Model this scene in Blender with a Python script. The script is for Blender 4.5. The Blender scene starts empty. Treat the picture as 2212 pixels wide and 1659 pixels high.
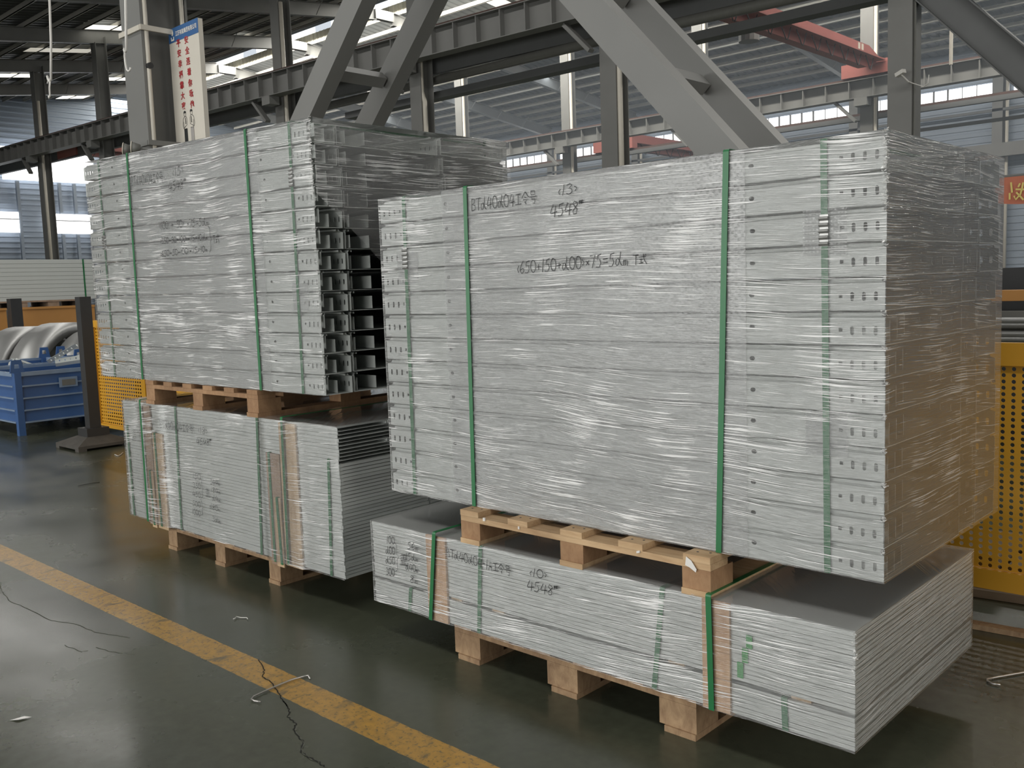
import bpy, math, random
from mathutils import Vector, Matrix
random.seed(7)
SC = bpy.context.scene
COL = SC.collection
PI = math.pi

# ------------------------------------------------------------------ camera
IMG_W, IMG_H = 2212, 1659
YAW, PITCH, ROLL, FPX, CAMZ = 0.754, 0.1041, -0.0348, 2035.22, 1.4477
_fw = Vector((-math.sin(YAW)*math.cos(PITCH), math.cos(YAW)*math.cos(PITCH), -math.sin(PITCH)))
_r0 = Vector((math.cos(YAW), math.sin(YAW), 0)); _u0 = _r0.cross(_fw)
_rt = _r0*math.cos(ROLL)+_u0*math.sin(ROLL); _up = -_r0*math.sin(ROLL)+_u0*math.cos(ROLL)
cd = bpy.data.cameras.new('camera'); cam = bpy.data.objects.new('camera', cd); COL.objects.link(cam)
cd.sensor_fit = 'HORIZONTAL'; cd.sensor_width = 36; cd.lens = FPX/IMG_W*36; cd.clip_end = 400; cd.clip_start = 0.05
M = Matrix.Identity(4)
for i in range(3):
    M[i][0] = _rt[i]; M[i][1] = _up[i]; M[i][2] = -_fw[i]
M[2][3] = CAMZ
cam.matrix_world = M
SC.camera = cam

def at(x, y, ax, v):
    """point of the photo (x, y) on the plane coordinate[ax] = v"""
    d = _fw+_rt*((x-IMG_W/2)/FPX)-_up*((y-IMG_H/2)/FPX)
    o = Vector((0, 0, CAMZ)); t = (v-o[ax])/d[ax]
    return o+d*t

# ------------------------------------------------------------------ light, exposure
SC.view_settings.view_transform = 'Standard'
SC.view_settings.look = 'None'
SC.view_settings.gamma = 1
SC.view_settings.use_curve_mapping = False
SC.view_settings.exposure = 0.38
SC.cycles.use_denoising = True
SC.cycles.max_bounces = 8
SC.cycles.diffuse_bounces = 4
SC.cycles.glossy_bounces = 4
SC.cycles.transparent_max_bounces = 16
SC.cycles.sample_clamp_indirect = 4
SC.cycles.caustics_reflective = False
SC.cycles.caustics_refractive = False
W = bpy.data.worlds.new('daylight'); SC.world = W; W.use_nodes = True
W.node_tree.nodes['Background'].inputs[0].default_value = (0.85, 0.92, 1, 1)
W.node_tree.nodes['Background'].inputs[1].default_value = 0.6

def area(name, loc, size, L, direction, color=(1, 1, 1)):
    l = bpy.data.lights.new(name, 'AREA'); l.shape = 'RECTANGLE'; l.size, l.size_y = size
    l.energy = L*PI*size[0]*size[1]; l.color = color
    o = bpy.data.objects.new(name, l); COL.objects.link(o); o.location = loc
    o.rotation_euler = Vector(direction).to_track_quat('-Z', 'Y').to_euler()
    return o
# daylight through the open gate behind the camera, the ridge opening, and roof lights, with added fill lights
area('gate_daylight', (-9, -13.6, 3.3), (32, 6.2), 3.15, (0, 1, 0), (1, .985, .94))
area('side_fill', (17.4, 4.0, 5.2), (16, 9.6), 2.8, (-1, 0, 0), (1, .97, .92))  # fill added from the right; that wall has no gate
area('ridge_day_and_fill', (-35, 38.0, 18.35), (100, 1.6), 18.0, (0, 0, -1), (1, .97, .9))
area('ridge_day_and_fill', (-35, 38.9, 17.1), (100, .5), 34.0, (0, 1, -.12), (1, .96, .88))  # added fill below the ridge, aimed to brighten the far purlins
area('roof_day_and_fill', (-12, -3.0, 12.7), (34, 1.6), 6.0, (0, 0, -1), (1, .98, .94))
area('roof_day_and_fill', (-30, 15.0, 15.1), (70, 1.0), 11.0, (0, 0, -1), (1, .98, .94))  # extra strip added to lift the dark hall, no roof panel above it
area('roof_day_and_fill', (-30, 53.0, 16.2), (90, 1.0), 4.0, (0, 0, -1), (.85, .93, 1))  # bluish strip added to brighten the far span

# ------------------------------------------------------------------ materials
def new_mat(name):
    m = bpy.data.materials.new(name); m.use_nodes = True
    nt = m.node_tree
    return m, nt, nt.nodes['Principled BSDF'], nt.nodes['Material Output']
def N(nt, kind, **kw):
    n = nt.nodes.new(kind)
    for k, v in kw.items():
        if k in n.inputs: n.inputs[k].default_value = v
        else: setattr(n, k, v)
    return n
def ramp(nt, stops, interp='LINEAR'):
    n = nt.nodes.new('ShaderNodeValToRGB'); cr = n.color_ramp; cr.interpolation = interp
    while len(cr.elements) < len(stops): cr.elements.new(0.5)
    for e, (p, c) in zip(cr.elements, stops):
        e.position = p; e.color = c if len(c) == 4 else (*c, 1)
    return n
def mix(nt, fac, a, b):
    n = nt.nodes.new('ShaderNodeMix'); n.data_type = 'RGBA'
    for idx, v in ((0, fac), (6, a), (7, b)):
        if hasattr(v, 'is_linked'): nt.links.new(v, n.inputs[idx])
        elif v is not None: n.inputs[idx].default_value = v if idx == 0 else (*v, 1)[:4]
    return n.outputs[2]
def coords(nt, scale=(1, 1, 1), kind='Object', rot=(0, 0, 0)):
    tc = nt.nodes.new('ShaderNodeTexCoord'); mp = nt.nodes.new('ShaderNodeMapping')
    mp.inputs['Scale'].default_value = scale; mp.inputs['Rotation'].default_value = rot
    nt.links.new(tc.outputs[kind], mp.inputs[0]); return mp.outputs[0]
def plain(name, col, rough=.5, metal=0, var=.12, scale=6, bump=0, spec=.5):
    m, nt, b, out = new_mat(name)
    n = N(nt, 'ShaderNodeTexNoise', Scale=scale, Detail=4); nt.links.new(coords(nt), n.inputs[0])
    c2 = tuple(max(0, c*(1-var*2)) for c in col)
    nt.links.new(mix(nt, n.outputs[0], c2, tuple(min(1, c*(1+var*.6)) for c in col)), b.inputs['Base Color'])
    b.inputs['Roughness'].default_value = rough; b.inputs['Metallic'].default_value = metal
    b.inputs['Specular IOR Level'].default_value = spec
    if bump:
        bp = N(nt, 'ShaderNodeBump', Strength=bump); nt.links.new(n.outputs[0], bp.inputs['Height']); nt.links.new(bp.outputs[0], b.inputs['Normal'])
    return m
def wood(name, a, b_, scale=(6, 60, 60)):
    m, nt, b, out = new_mat(name)
    v = coords(nt, scale)
    n = N(nt, 'ShaderNodeTexNoise', Scale=1.0, Detail=6, Roughness=.65, Distortion=.6); nt.links.new(v, n.inputs[0])
    n2 = N(nt, 'ShaderNodeTexNoise', Scale=5.0, Detail=3); nt.links.new(coords(nt), n2.inputs[0])
    r = ramp(nt, [(.3, b_), (.7, a)]); nt.links.new(n.outputs[0], r.inputs[0])
    r2 = ramp(nt, [(.25, (.62, .58, .55)), (.75, (1.05, 1.03, 1))]); nt.links.new(n2.outputs[0], r2.inputs[0])
    mm = nt.nodes.new('ShaderNodeMix'); mm.data_type = 'RGBA'; mm.blend_type = 'MULTIPLY'; mm.inputs[0].default_value = 1
    nt.links.new(r.outputs[0], mm.inputs[6]); nt.links.new(r2.outputs[0], mm.inputs[7]); nt.links.new(mm.outputs[2], b.inputs['Base Color'])
    b.inputs['Roughness'].default_value = .75
    bp = N(nt, 'ShaderNodeBump', Strength=.15); nt.links.new(n.outputs[0], bp.inputs['Height']); nt.links.new(bp.outputs[0], b.inputs['Normal'])
    return m
def emit(name, col, s):
    m, nt, b, out = new_mat(name)
    b.inputs['Base Color'].default_value = (.6, .6, .6, 1)
    b.inputs['Emission Color'].default_value = (*col, 1); b.inputs['Emission Strength'].default_value = s
    return m

MT = {}
MT['tray'] = plain('powder_coated_tray_grey', (.56, .585, .56), .42, var=.03, scale=3)
MT['cover'] = plain('powder_coated_cover_grey', (.62, .645, .62), .42, var=.04, scale=3)
MT['steel'] = plain('grey_painted_steel', (.20, .20, .19), .5, var=.1, scale=1.2)
MT['steel_dark'] = plain('dark_painted_steel', (.13, .135, .135), .55, var=.1, scale=1.2)
MT['rust_rail'] = plain('rusty_rail', (.10, .055, .045), .7, var=.3, scale=3)
MT['red'] = plain('red_crane_paint', (.36, .125, .105), .5, var=.1, scale=1)
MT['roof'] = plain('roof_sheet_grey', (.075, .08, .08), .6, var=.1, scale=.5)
MT['curb'] = plain('pale_corrugated_sheet', (.62, .60, .50), .5, var=.08, scale=.6)
MT['purlin'] = plain('purlin_galvanised', (.66, .64, .58), .45, var=.1, scale=.6)
MT['siding'] = plain('blue_grey_siding', (.27, .32, .39), .5, var=.06, scale=.4)
MT['pipe_white'] = plain('cream_plastic_pipe', (.62, .58, .50), .4, var=.05)
MT['pipe_grey'] = plain('grey_duct_pipe', (.17, .17, .155), .5, var=.1)
MT['blue'] = plain('blue_painted_steel', (.045, .115, .29), .45, var=.12, scale=4)
MT['blue_edge'] = plain('worn_blue_edge', (.22, .30, .42), .45, var=.15, scale=8)
MT['black'] = plain('black_painted_steel', (.028, .029, .030), .5, var=.2, scale=5)
MT['dusty'] = plain('dusty_cast_base', (.085, .078, .068), .8, var=.25, scale=12)
MT['yellow'] = plain('yellow_perforated_steel', (.62, .31, .02), .45, var=.06, scale=3)
MT['orange'] = plain('orange_panel', (.56, .27, .075), .6, var=.08, scale=3)
MT['silver'] = plain('brushed_zinc', (.50, .50, .49), .42, metal=.75, var=.06, scale=4)
MT['strap'] = plain('green_polyester_strap', (.012, .155, .048), .38, var=.1, scale=20)
MT['clip'] = plain('crimped_steel_seal', (.42, .42, .41), .45, metal=1, var=.2, scale=60, bump=.4)
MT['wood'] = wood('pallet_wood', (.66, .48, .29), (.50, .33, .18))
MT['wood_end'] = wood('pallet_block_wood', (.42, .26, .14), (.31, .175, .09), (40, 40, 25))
MT['wood_old'] = wood('weathered_pallet_wood', (.45, .31, .18), (.24, .145, .08), (30, 30, 16))
MT['lath'] = wood('orange_lath_wood', (.80, .52, .30), (.66, .40, .21), (80, 40, 5))
MT['lath_grey'] = wood('grey_lath_wood', (.46, .34, .25), (.33, .23, .16), (80, 40, 5))
MT['lath_tan'] = wood('tan_lath_wood', (.68, .52, .34), (.52, .37, .22), (80, 40, 5))
MT['ink'] = plain('black_marker_ink', (.012, .012, .013), .5, var=.1)
MT['white'] = plain('white_wire_coating', (.72, .70, .66), .4, var=.05)
MT['banner'] = plain('cream_banner_cloth', (.66, .62, .54), .7, var=.05, scale=3, bump=.05)
MT['banner_blue'] = plain('blue_banner_print', (.035, .12, .30), .6, var=.06)
MT['red_ink'] = plain('red_banner_print', (.40, .03, .035), .6, var=.05)
MT['dark_cloth'] = plain('dark_print', (.02, .022, .022), .6)
MT['grey_print'] = plain('grey_print', (.38, .36, .34), .6)
MT['red_cloth'] = plain('red_banner_cloth', (.52, .17, .10), .7, var=.08)
MT['yellow_print'] = plain('yellow_banner_print', (.70, .58, .18), .7, var=.05)
MT['wire'] = plain('bare_steel_wire', (.55, .53, .50), .35, metal=.85, var=.15, scale=40)
MT['foam'] = plain('white_foam_scrap', (.78, .76, .72), .6, var=.05)
MT['crack'] = plain('cracked_concrete', (.17, .175, .14), .9, var=.4, scale=30)
MT['crack_dark'] = plain('open_crack', (.018, .018, .015), .9, var=.4, scale=30)
MT['cardboard'] = plain('dusty_cardboard', (.16, .12, .08), .8, var=.2, scale=8)
MT['pane'] = emit('daylit_window', (1, 1, 1), 2.6)
MT['pane_roof'] = emit('daylit_roof_panel', (1, .97, .86), 1.5)
MT['pane_dim'] = emit('dusty_roof_panel', (1, .95, .80), .32)
MT['lamp'] = emit('lit_lamp', (1, 1, 1), 6)

def floor_mat():
    m, nt, b, out = new_mat('green_epoxy_floor')
    ge = nt.nodes.new('ShaderNodeNewGeometry'); v = ge.outputs['Position']
    n1 = N(nt, 'ShaderNodeTexNoise', Scale=.9, Detail=5, Roughness=.6); nt.links.new(v, n1.inputs[0])
    n2 = N(nt, 'ShaderNodeTexNoise', Scale=25, Detail=4); nt.links.new(v, n2.inputs[0])
    r = ramp(nt, [(.25, (.042, .046, .032)), (.55, (.064, .070, .048)), (.8, (.087, .089, .060))]); nt.links.new(n1.outputs[0], r.inputs[0])
    base = mix(nt, .12, (0, 0, 0), (0, 0, 0))
    mm = nt.nodes.new('ShaderNodeMix'); mm.data_type = 'RGBA'; mm.blend_type = 'OVERLAY'; mm.inputs[0].default_value = .25
    nt.links.new(r.outputs[0], mm.inputs[6]); nt.links.new(n2.outputs[0], mm.inputs[7])
    # painted line running along x
    sx = nt.nodes.new('ShaderNodeSeparateXYZ'); nt.links.new(v, sx.inputs[0])
    wob = N(nt, 'ShaderNodeTexNoise', Scale=30, Detail=3); nt.links.new(v, wob.inputs[0])
    a = N(nt, 'ShaderNodeMath', operation='SUBTRACT'); nt.links.new(sx.outputs[1], a.inputs[0]); a.inputs[1].default_value = YLINE
    ab = N(nt, 'ShaderNodeMath', operation='ABSOLUTE'); nt.links.new(a.outputs[0], ab.inputs[0])
    w = N(nt, 'ShaderNodeMath', operation='MULTIPLY_ADD'); nt.links.new(wob.outputs[0], w.inputs[0]); w.inputs[1].default_value = .010; nt.links.new(ab.outputs[0], w.inputs[2])
    lt = N(nt, 'ShaderNodeMath', operation='LESS_THAN'); nt.links.new(w.outputs[0], lt.inputs[0]); lt.inputs[1].default_value = YHALF+.005
    # wear: scuffs across the line
    v2 = coords(nt, (5, 1.6, 1), rot=(0, 0, .5))
    s1 = N(nt, 'ShaderNodeTexNoise', Scale=4, Detail=8, Roughness=.7, Distortion=.5); nt.links.new(v2, s1.inputs[0])
    rs = ramp(nt, [(.33, (0, 0, 0)), (.45, (1, 1, 1))]); nt.links.new(s1.outputs[0], rs.inputs[0])
    s2 = N(nt, 'ShaderNodeTexNoise', Scale=60, Detail=4, Roughness=.7); nt.links.new(v, s2.inputs[0])
    rs2 = ramp(nt, [(.36, (0, 0, 0)), (.46, (1, 1, 1))]); nt.links.new(s2.outputs[0], rs2.inputs[0])
    ml = N(nt, 'ShaderNodeMath', operation='MULTIPLY'); nt.links.new(rs.outputs[0], ml.inputs[0]); nt.links.new(rs2.outputs[0], ml.inputs[1])
    ma = N(nt, 'ShaderNodeMath', operation='MULTIPLY_ADD'); nt.links.new(ml.outputs[0], ma.inputs[0]); ma.inputs[1].default_value = .75; ma.inputs[2].default_value = .2
    mk = N(nt, 'ShaderNodeMath', operation='MULTIPLY'); nt.links.new(ma.outputs[0], mk.inputs[0]); nt.links.new(lt.outputs[0], mk.inputs[1])
    yn = ramp(nt, [(.3, (.36, .205, .045)), (.7, (.50, .27, .045))]); nt.links.new(n2.outputs[0], yn.inputs[0])
    nt.links.new(mix(nt, mk.outputs[0], mm.outputs[2], yn.outputs[0]), b.inputs['Base Color'])
    rr = ramp(nt, [(.3, (.16, .16, .16)), (.7, (.34, .34, .34))]); nt.links.new(n1.outputs[0], rr.inputs[0])
    nt.links.new(rr.outputs[0], b.inputs['Roughness'])
    b.inputs['Specular IOR Level'].default_value = .5
    n3 = N(nt, 'ShaderNodeTexNoise', Scale=3, Detail=4); nt.links.new(v, n3.inputs[0])
    bp = N(nt, 'ShaderNodeBump', Strength=.03, Distance=.05); nt.links.new(n3.outputs[0], bp.inputs['Height']); nt.links.new(bp.outputs[0], b.inputs['Normal'])
    return m

def film_mat(name, base_alpha, fold_glint, zfreq=150, thr=.60, bumpS=.5, seed=0, slope=0.02):
    """clear stretch film: mostly see-through, drawn into long folds, whitened to stand in for highlights"""
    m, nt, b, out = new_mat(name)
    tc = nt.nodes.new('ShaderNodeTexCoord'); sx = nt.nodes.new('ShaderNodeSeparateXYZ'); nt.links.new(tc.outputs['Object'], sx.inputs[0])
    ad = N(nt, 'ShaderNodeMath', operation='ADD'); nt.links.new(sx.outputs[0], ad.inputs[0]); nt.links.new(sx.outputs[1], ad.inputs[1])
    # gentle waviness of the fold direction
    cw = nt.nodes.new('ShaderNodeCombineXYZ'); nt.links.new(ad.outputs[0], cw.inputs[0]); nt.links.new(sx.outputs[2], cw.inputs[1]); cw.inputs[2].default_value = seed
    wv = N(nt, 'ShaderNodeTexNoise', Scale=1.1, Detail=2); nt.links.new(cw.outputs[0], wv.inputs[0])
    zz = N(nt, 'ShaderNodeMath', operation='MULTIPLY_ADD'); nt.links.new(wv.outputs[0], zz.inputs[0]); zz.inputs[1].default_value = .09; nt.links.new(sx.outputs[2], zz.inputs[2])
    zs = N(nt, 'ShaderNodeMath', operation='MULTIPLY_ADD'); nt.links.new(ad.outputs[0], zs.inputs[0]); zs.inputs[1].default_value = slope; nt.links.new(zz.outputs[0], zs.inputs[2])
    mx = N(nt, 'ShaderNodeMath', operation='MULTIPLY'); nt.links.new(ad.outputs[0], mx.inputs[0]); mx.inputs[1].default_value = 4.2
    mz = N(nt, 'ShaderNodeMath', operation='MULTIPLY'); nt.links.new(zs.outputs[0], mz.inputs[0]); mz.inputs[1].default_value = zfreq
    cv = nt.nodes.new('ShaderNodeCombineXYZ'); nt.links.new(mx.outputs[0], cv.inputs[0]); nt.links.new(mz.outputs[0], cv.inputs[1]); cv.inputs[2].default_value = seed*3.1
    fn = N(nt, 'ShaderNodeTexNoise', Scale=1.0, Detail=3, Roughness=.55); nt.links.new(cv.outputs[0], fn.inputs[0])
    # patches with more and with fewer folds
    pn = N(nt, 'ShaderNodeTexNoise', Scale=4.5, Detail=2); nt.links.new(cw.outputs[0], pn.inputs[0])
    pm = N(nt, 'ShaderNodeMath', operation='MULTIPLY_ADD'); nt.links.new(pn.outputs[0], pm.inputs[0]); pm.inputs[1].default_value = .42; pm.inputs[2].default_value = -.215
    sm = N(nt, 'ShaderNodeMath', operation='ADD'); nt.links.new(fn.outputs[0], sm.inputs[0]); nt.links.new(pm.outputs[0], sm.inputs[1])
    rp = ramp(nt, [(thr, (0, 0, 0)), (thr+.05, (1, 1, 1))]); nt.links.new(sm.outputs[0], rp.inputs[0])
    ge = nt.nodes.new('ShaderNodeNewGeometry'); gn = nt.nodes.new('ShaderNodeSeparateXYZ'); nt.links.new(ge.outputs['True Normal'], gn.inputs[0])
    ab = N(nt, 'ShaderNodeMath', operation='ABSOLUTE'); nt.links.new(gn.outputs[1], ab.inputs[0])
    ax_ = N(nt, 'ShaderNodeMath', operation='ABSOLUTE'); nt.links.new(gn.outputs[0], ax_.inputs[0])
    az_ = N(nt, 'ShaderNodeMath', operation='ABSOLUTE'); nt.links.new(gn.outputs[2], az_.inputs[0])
    f1 = N(nt, 'ShaderNodeMath', operation='MULTIPLY'); nt.links.new(ab.outputs[0], f1.inputs[0]); f1.inputs[1].default_value = fold_glint
    fe = N(nt, 'ShaderNodeMath', operation='MULTIPLY_ADD'); nt.links.new(ax_.outputs[0], fe.inputs[0]); fe.inputs[1].default_value = fold_glint*.45; nt.links.new(f1.outputs[0], fe.inputs[2])
    ba = N(nt, 'ShaderNodeMath', operation='MULTIPLY_ADD'); nt.links.new(az_.outputs[0], ba.inputs[0]); ba.inputs[1].default_value = .16; ba.inputs[2].default_value = base_alpha  # top faces whitened to make up for missing light
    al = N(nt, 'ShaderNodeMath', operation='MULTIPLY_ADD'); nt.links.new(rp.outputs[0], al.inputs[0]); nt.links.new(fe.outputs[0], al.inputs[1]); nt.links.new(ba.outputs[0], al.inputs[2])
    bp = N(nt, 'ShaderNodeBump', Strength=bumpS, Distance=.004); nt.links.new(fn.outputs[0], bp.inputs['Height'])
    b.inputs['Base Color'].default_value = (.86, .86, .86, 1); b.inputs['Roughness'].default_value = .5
    df = nt.nodes.new('ShaderNodeBsdfDiffuse'); df.inputs[0].default_value = (.9, .9, .89, 1)  # white fold colour stands in for streaks of reflected light
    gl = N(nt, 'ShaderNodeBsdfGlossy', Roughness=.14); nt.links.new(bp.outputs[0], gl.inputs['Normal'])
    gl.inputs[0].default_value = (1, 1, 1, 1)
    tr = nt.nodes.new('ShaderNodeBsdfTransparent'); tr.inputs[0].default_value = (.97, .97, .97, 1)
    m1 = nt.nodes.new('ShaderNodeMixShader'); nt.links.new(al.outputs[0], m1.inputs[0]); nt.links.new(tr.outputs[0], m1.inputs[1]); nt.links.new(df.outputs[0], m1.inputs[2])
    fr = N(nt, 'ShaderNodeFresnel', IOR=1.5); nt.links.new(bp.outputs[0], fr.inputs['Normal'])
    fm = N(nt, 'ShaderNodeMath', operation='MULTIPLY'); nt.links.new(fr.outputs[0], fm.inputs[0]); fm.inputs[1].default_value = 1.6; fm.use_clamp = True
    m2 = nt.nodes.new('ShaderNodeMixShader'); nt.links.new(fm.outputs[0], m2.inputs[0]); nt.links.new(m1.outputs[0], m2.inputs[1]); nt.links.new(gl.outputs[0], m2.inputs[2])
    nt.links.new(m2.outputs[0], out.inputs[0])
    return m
def bubble_mat():
    m, nt, b, out = new_mat('bubble_wrap_sheet')
    v = coords(nt, (70, 1, 70), rot=(0, .785, 0))
    vo = N(nt, 'ShaderNodeTexVoronoi', Scale=1.0); vo.inputs['Randomness'].default_value = .15; nt.links.new(v, vo.inputs[0])
    rp = ramp(nt, [(.15, (1, 1, 1)), (.55, (0, 0, 0))]); nt.links.new(vo.outputs[0], rp.inputs[0])
    bp = N(nt, 'ShaderNodeBump', Strength=.7, Distance=.006); nt.links.new(rp.outputs[0], bp.inputs['Height'])
    df = nt.nodes.new('ShaderNodeBsdfDiffuse'); df.inputs[0].default_value = (.62, .625, .62, 1); nt.links.new(bp.outputs[0], df.inputs['Normal'])
    gl = N(nt, 'ShaderNodeBsdfGlossy', Roughness=.2); nt.links.new(bp.outputs[0], gl.inputs['Normal'])
    tr = nt.nodes.new('ShaderNodeBsdfTransparent')
    m1 = nt.nodes.new('ShaderNodeMixShader'); m1.inputs[0].default_value = .26; nt.links.new(tr.outputs[0], m1.inputs[1]); nt.links.new(df.outputs[0], m1.inputs[2])
    m2 = nt.nodes.new('ShaderNodeMixShader'); m2.inputs[0].default_value = .06; nt.links.new(m1.outputs[0], m2.inputs[1]); nt.links.new(gl.outputs[0], m2.inputs[2])
    nt.links.new(m2.outputs[0], out.inputs[0])
    return m
MT['bubble'] = bubble_mat()
def crumple_mat():
    m, nt, b, out = new_mat('crumpled_film'); b.inputs['Base Color'].default_value = (.9, .9, .88, 1); b.inputs['Roughness'].default_value = .12
    b.inputs['Alpha'].default_value = .55; b.inputs['Coat Weight'].default_value = 1.0; b.inputs['Coat Roughness'].default_value = .08; return m
MT['crumple'] = crumple_mat()
YLINE, YHALF = 1.857, .068
MT['floor'] = floor_mat()

# ------------------------------------------------------------------ mesh helpers
class MB:
    def __init__(s): s.v = []; s.f = []
    def add(s, vs, fs):
        o = len(s.v); s.v += [Vector(p) for p in vs]; s.f += [tuple(i+o for i in f) for f in fs]; return s
    def box(s, x0, x1, y0, y1, z0, z1):
        vs = [(x, y, z) for z in (z0, z1) for y in (y0, y1) for x in (x0, x1)]
        return s.add(vs, [(0, 2, 3, 1), (4, 5, 7, 6), (0, 1, 5, 4), (2, 6, 7, 3), (0, 4, 6, 2), (1, 3, 7, 5)])
    def obox(s, c, ax, ay, az):
        c, ax, ay, az = map(Vector, (c, ax, ay, az))
        vs = [c+ax*i+ay*j+az*k for k in (-1, 1) for j in (-1, 1) for i in (-1, 1)]
        return s.add(vs, [(0, 2, 3, 1), (4, 5, 7, 6), (0, 1, 5, 4), (2, 6, 7, 3), (0, 4, 6, 2), (1, 3, 7, 5)])
    def quad(s, *p): return s.add(p, [tuple(range(len(p)))])
    def beam(s, p, q, w, h, side=(0, 1, 0)):
        """solid bar from p to q, w along side, h across"""
        p, q = Vector(p), Vector(q); d = (q-p); n = d.normalized(); a = Vector(side)-n*n.dot(Vector(side)); a.normalize(); b = n.cross(a)
        return s.obox((p+q)/2, d/2, a*w/2, b*h/2)
    def hbeam(s, p, q, w, h, t, side):
        """H section from p to q: two flanges of width w (along side) h apart, web between"""
        p, q = Vector(p), Vector(q); d = (q-p); n = d.normalized(); a = Vector(side)-n*n.dot(Vector(side)); a.normalize(); b = n.cross(a); c = (p+q)/2
        s.obox(c+b*(h/2-t/2), d/2, a*w/2, b*t/2); s.obox(c-b*(h/2-t/2), d/2, a*w/2, b*t/2)
        return s.obox(c, d/2, a*t/2, b*(h/2-t))
    def tube(s, pts, r, n=8, caps=True):
        pts = [Vector(p) for p in pts]; rings = []; up = None
        for i, p in enumerate(pts):
            t = (pts[min(i+1, len(pts)-1)]-pts[max(i-1, 0)]).normalized()
            if up is None: up = t.orthogonal().normalized()
            up = (up-t*t.dot(up)).normalized(); w = t.cross(up)
            rings.append([p+(up*math.cos(2*PI*k/n)+w*math.sin(2*PI*k/n))*r for k in range(n)])
        vs = [v for rg in rings for v in rg]; fs = []
        for i in range(len(rings)-1):
            for k in range(n):
                fs.append((i*n+k, i*n+(k+1) % n, (i+1)*n+(k+1) % n, (i+1)*n+k))
        if caps: fs += [tuple(range(n))[::-1], tuple(range((len(rings)-1)*n, len(rings)*n))]
        return s.add(vs, fs)
    def ribbon(s, pts, w, nrm):
        """flat stroke of width w along pts, facing nrm"""
        pts = [Vector(p) for p in pts]; nrm = Vector(nrm); vs = []; fs = []
        for i, p in enumerate(pts):
            t = (pts[min(i+1, len(pts)-1)]-pts[max(i-1, 0)]).normalized(); a = nrm.cross(t)*w/2
            e = t*(w/2 if i == len(pts)-1 else -w/2 if i == 0 else 0)*.6
            vs += [p+a+e, p-a+e]
        for i in range(len(pts)-1): fs.append((2*i, 2*i+1, 2*i+3, 2*i+2))
        return s.add(vs, fs)
    def prism(s, poly, d):
        """polygon (list of points) extruded by vector d"""
        n = len(poly); d = Vector(d); vs = [Vector(p) for p in poly]+[Vector(p)+d for p in poly]
        fs = [tuple(range(n))[::-1], tuple(range(n, 2*n))]+[(i, (i+1) % n, n+(i+1) % n, n+i) for i in range(n)]
        return s.add(vs, fs)
    def build(s, name, mat, parent=None, smooth=False):
        me = bpy.data.meshes.new(name)
        if parent is None:
            xs = [v.x for v in s.v]; ys = [v.y for v in s.v]; zs = [v.z for v in s.v]
            o = Vector(((min(xs)+max(xs))/2, (min(ys)+max(ys))/2, min(zs)))
        else: o = world_loc(parent)
        me.from_pydata([v-o for v in s.v], [], s.f); me.update()
        me.materials.append(MT[mat] if isinstance(mat, str) else mat)
        if smooth:
            for p in me.polygons: p.use_smooth = True
        ob = bpy.data.objects.new(name, me); COL.objects.link(ob)
        if parent is None: ob.location = o
        else: ob.parent = parent
        return ob
def world_loc(o):
    l = Vector((0, 0, 0))
    while o: l = l+o.location; o = o.parent
    return l
def tag(o, label, cat, group=None, kind=None):
    o['label'] = label; o['category'] = cat
    if group: o['group'] = group
    if kind: o['kind'] = kind
    return o
def thing(name, label, cat, loc, group=None):
    o = bpy.data.objects.new(name, None); COL.objects.link(o); o.location = loc; o.empty_display_size = .1
    return tag(o, label, cat, group)
def struct(o):
    o['kind'] = 'structure'; return o
ORD = ['topmost', 'second', 'third', 'fourth', 'fifth', 'sixth', 'seventh', 'eighth', 'ninth', 'tenth', 'eleventh', 'twelfth', 'thirteenth',
       'fourteenth', 'fifteenth', 'sixteenth', 'seventeenth', 'eighteenth', 'nineteenth', 'twentieth', 'twenty-first', 'twenty-second', 'twenty-third', 'twenty-fourth', 'twenty-fifth',
       'twenty-sixth', 'twenty-seventh', 'twenty-eighth', 'twenty-ninth', 'thirtieth', 'thirty-first', 'thirty-second', 'thirty-third', 'thirty-fourth', 'thirty-fifth',
       'thirty-sixth', 'thirty-seventh', 'thirty-eighth', 'thirty-ninth', 'fortieth', 'forty-first', 'forty-second', 'forty-third', 'forty-fourth']
def plate(outline, holes, t):
    """flat plate with real holes: verts (x, z) with thickness t; returns verts, faces"""
    cu = bpy.data.curves.new('plate', 'CURVE'); cu.dimensions = '2D'; cu.fill_mode = 'BOTH'; cu.extrude = t/2
    for lp in [outline]+holes:
        sp = cu.splines.new('POLY'); sp.points.add(len(lp)-1); sp.use_cyclic_u = True
        for p, q in zip(sp.points, lp): p.co = (q[0], q[1], 0, 1)
    o = bpy.data.objects.new('plate', cu); COL.objects.link(o)
    dg = bpy.context.evaluated_depsgraph_get(); me = bpy.data.meshes.new_from_object(o.evaluated_get(dg))
    vs = [v.co.copy() for v in me.vertices]; fs = [tuple(p.vertices) for p in me.polygons]
    bpy.data.objects.remove(o); bpy.data.curves.remove(cu); bpy.data.meshes.remove(me)
    return vs, fs
def slot(cx, cz, w, h, n=6):
    """rounded slot outline"""
    r = min(w, h)/2; pts = []
    if h >= w:
        for k in range(n+1): a = PI*k/n; pts.append((cx+r*math.cos(a), cz+h/2-r+r*math.sin(a)))
        for k in range(n+1): a = PI+PI*k/n; pts.append((cx+r*math.cos(a), cz-h/2+r+r*math.sin(a)))
    else:
        for k in range(n+1): a = -PI/2+PI*k/n; pts.append((cx+w/2-r+r*math.cos(a), cz+r*math.sin(a)))
        for k in range(n+1): a = PI/2+PI*k/n; pts.append((cx-w/2+r+r*math.cos(a), cz+r*math.sin(a)))
    return pts
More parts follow.
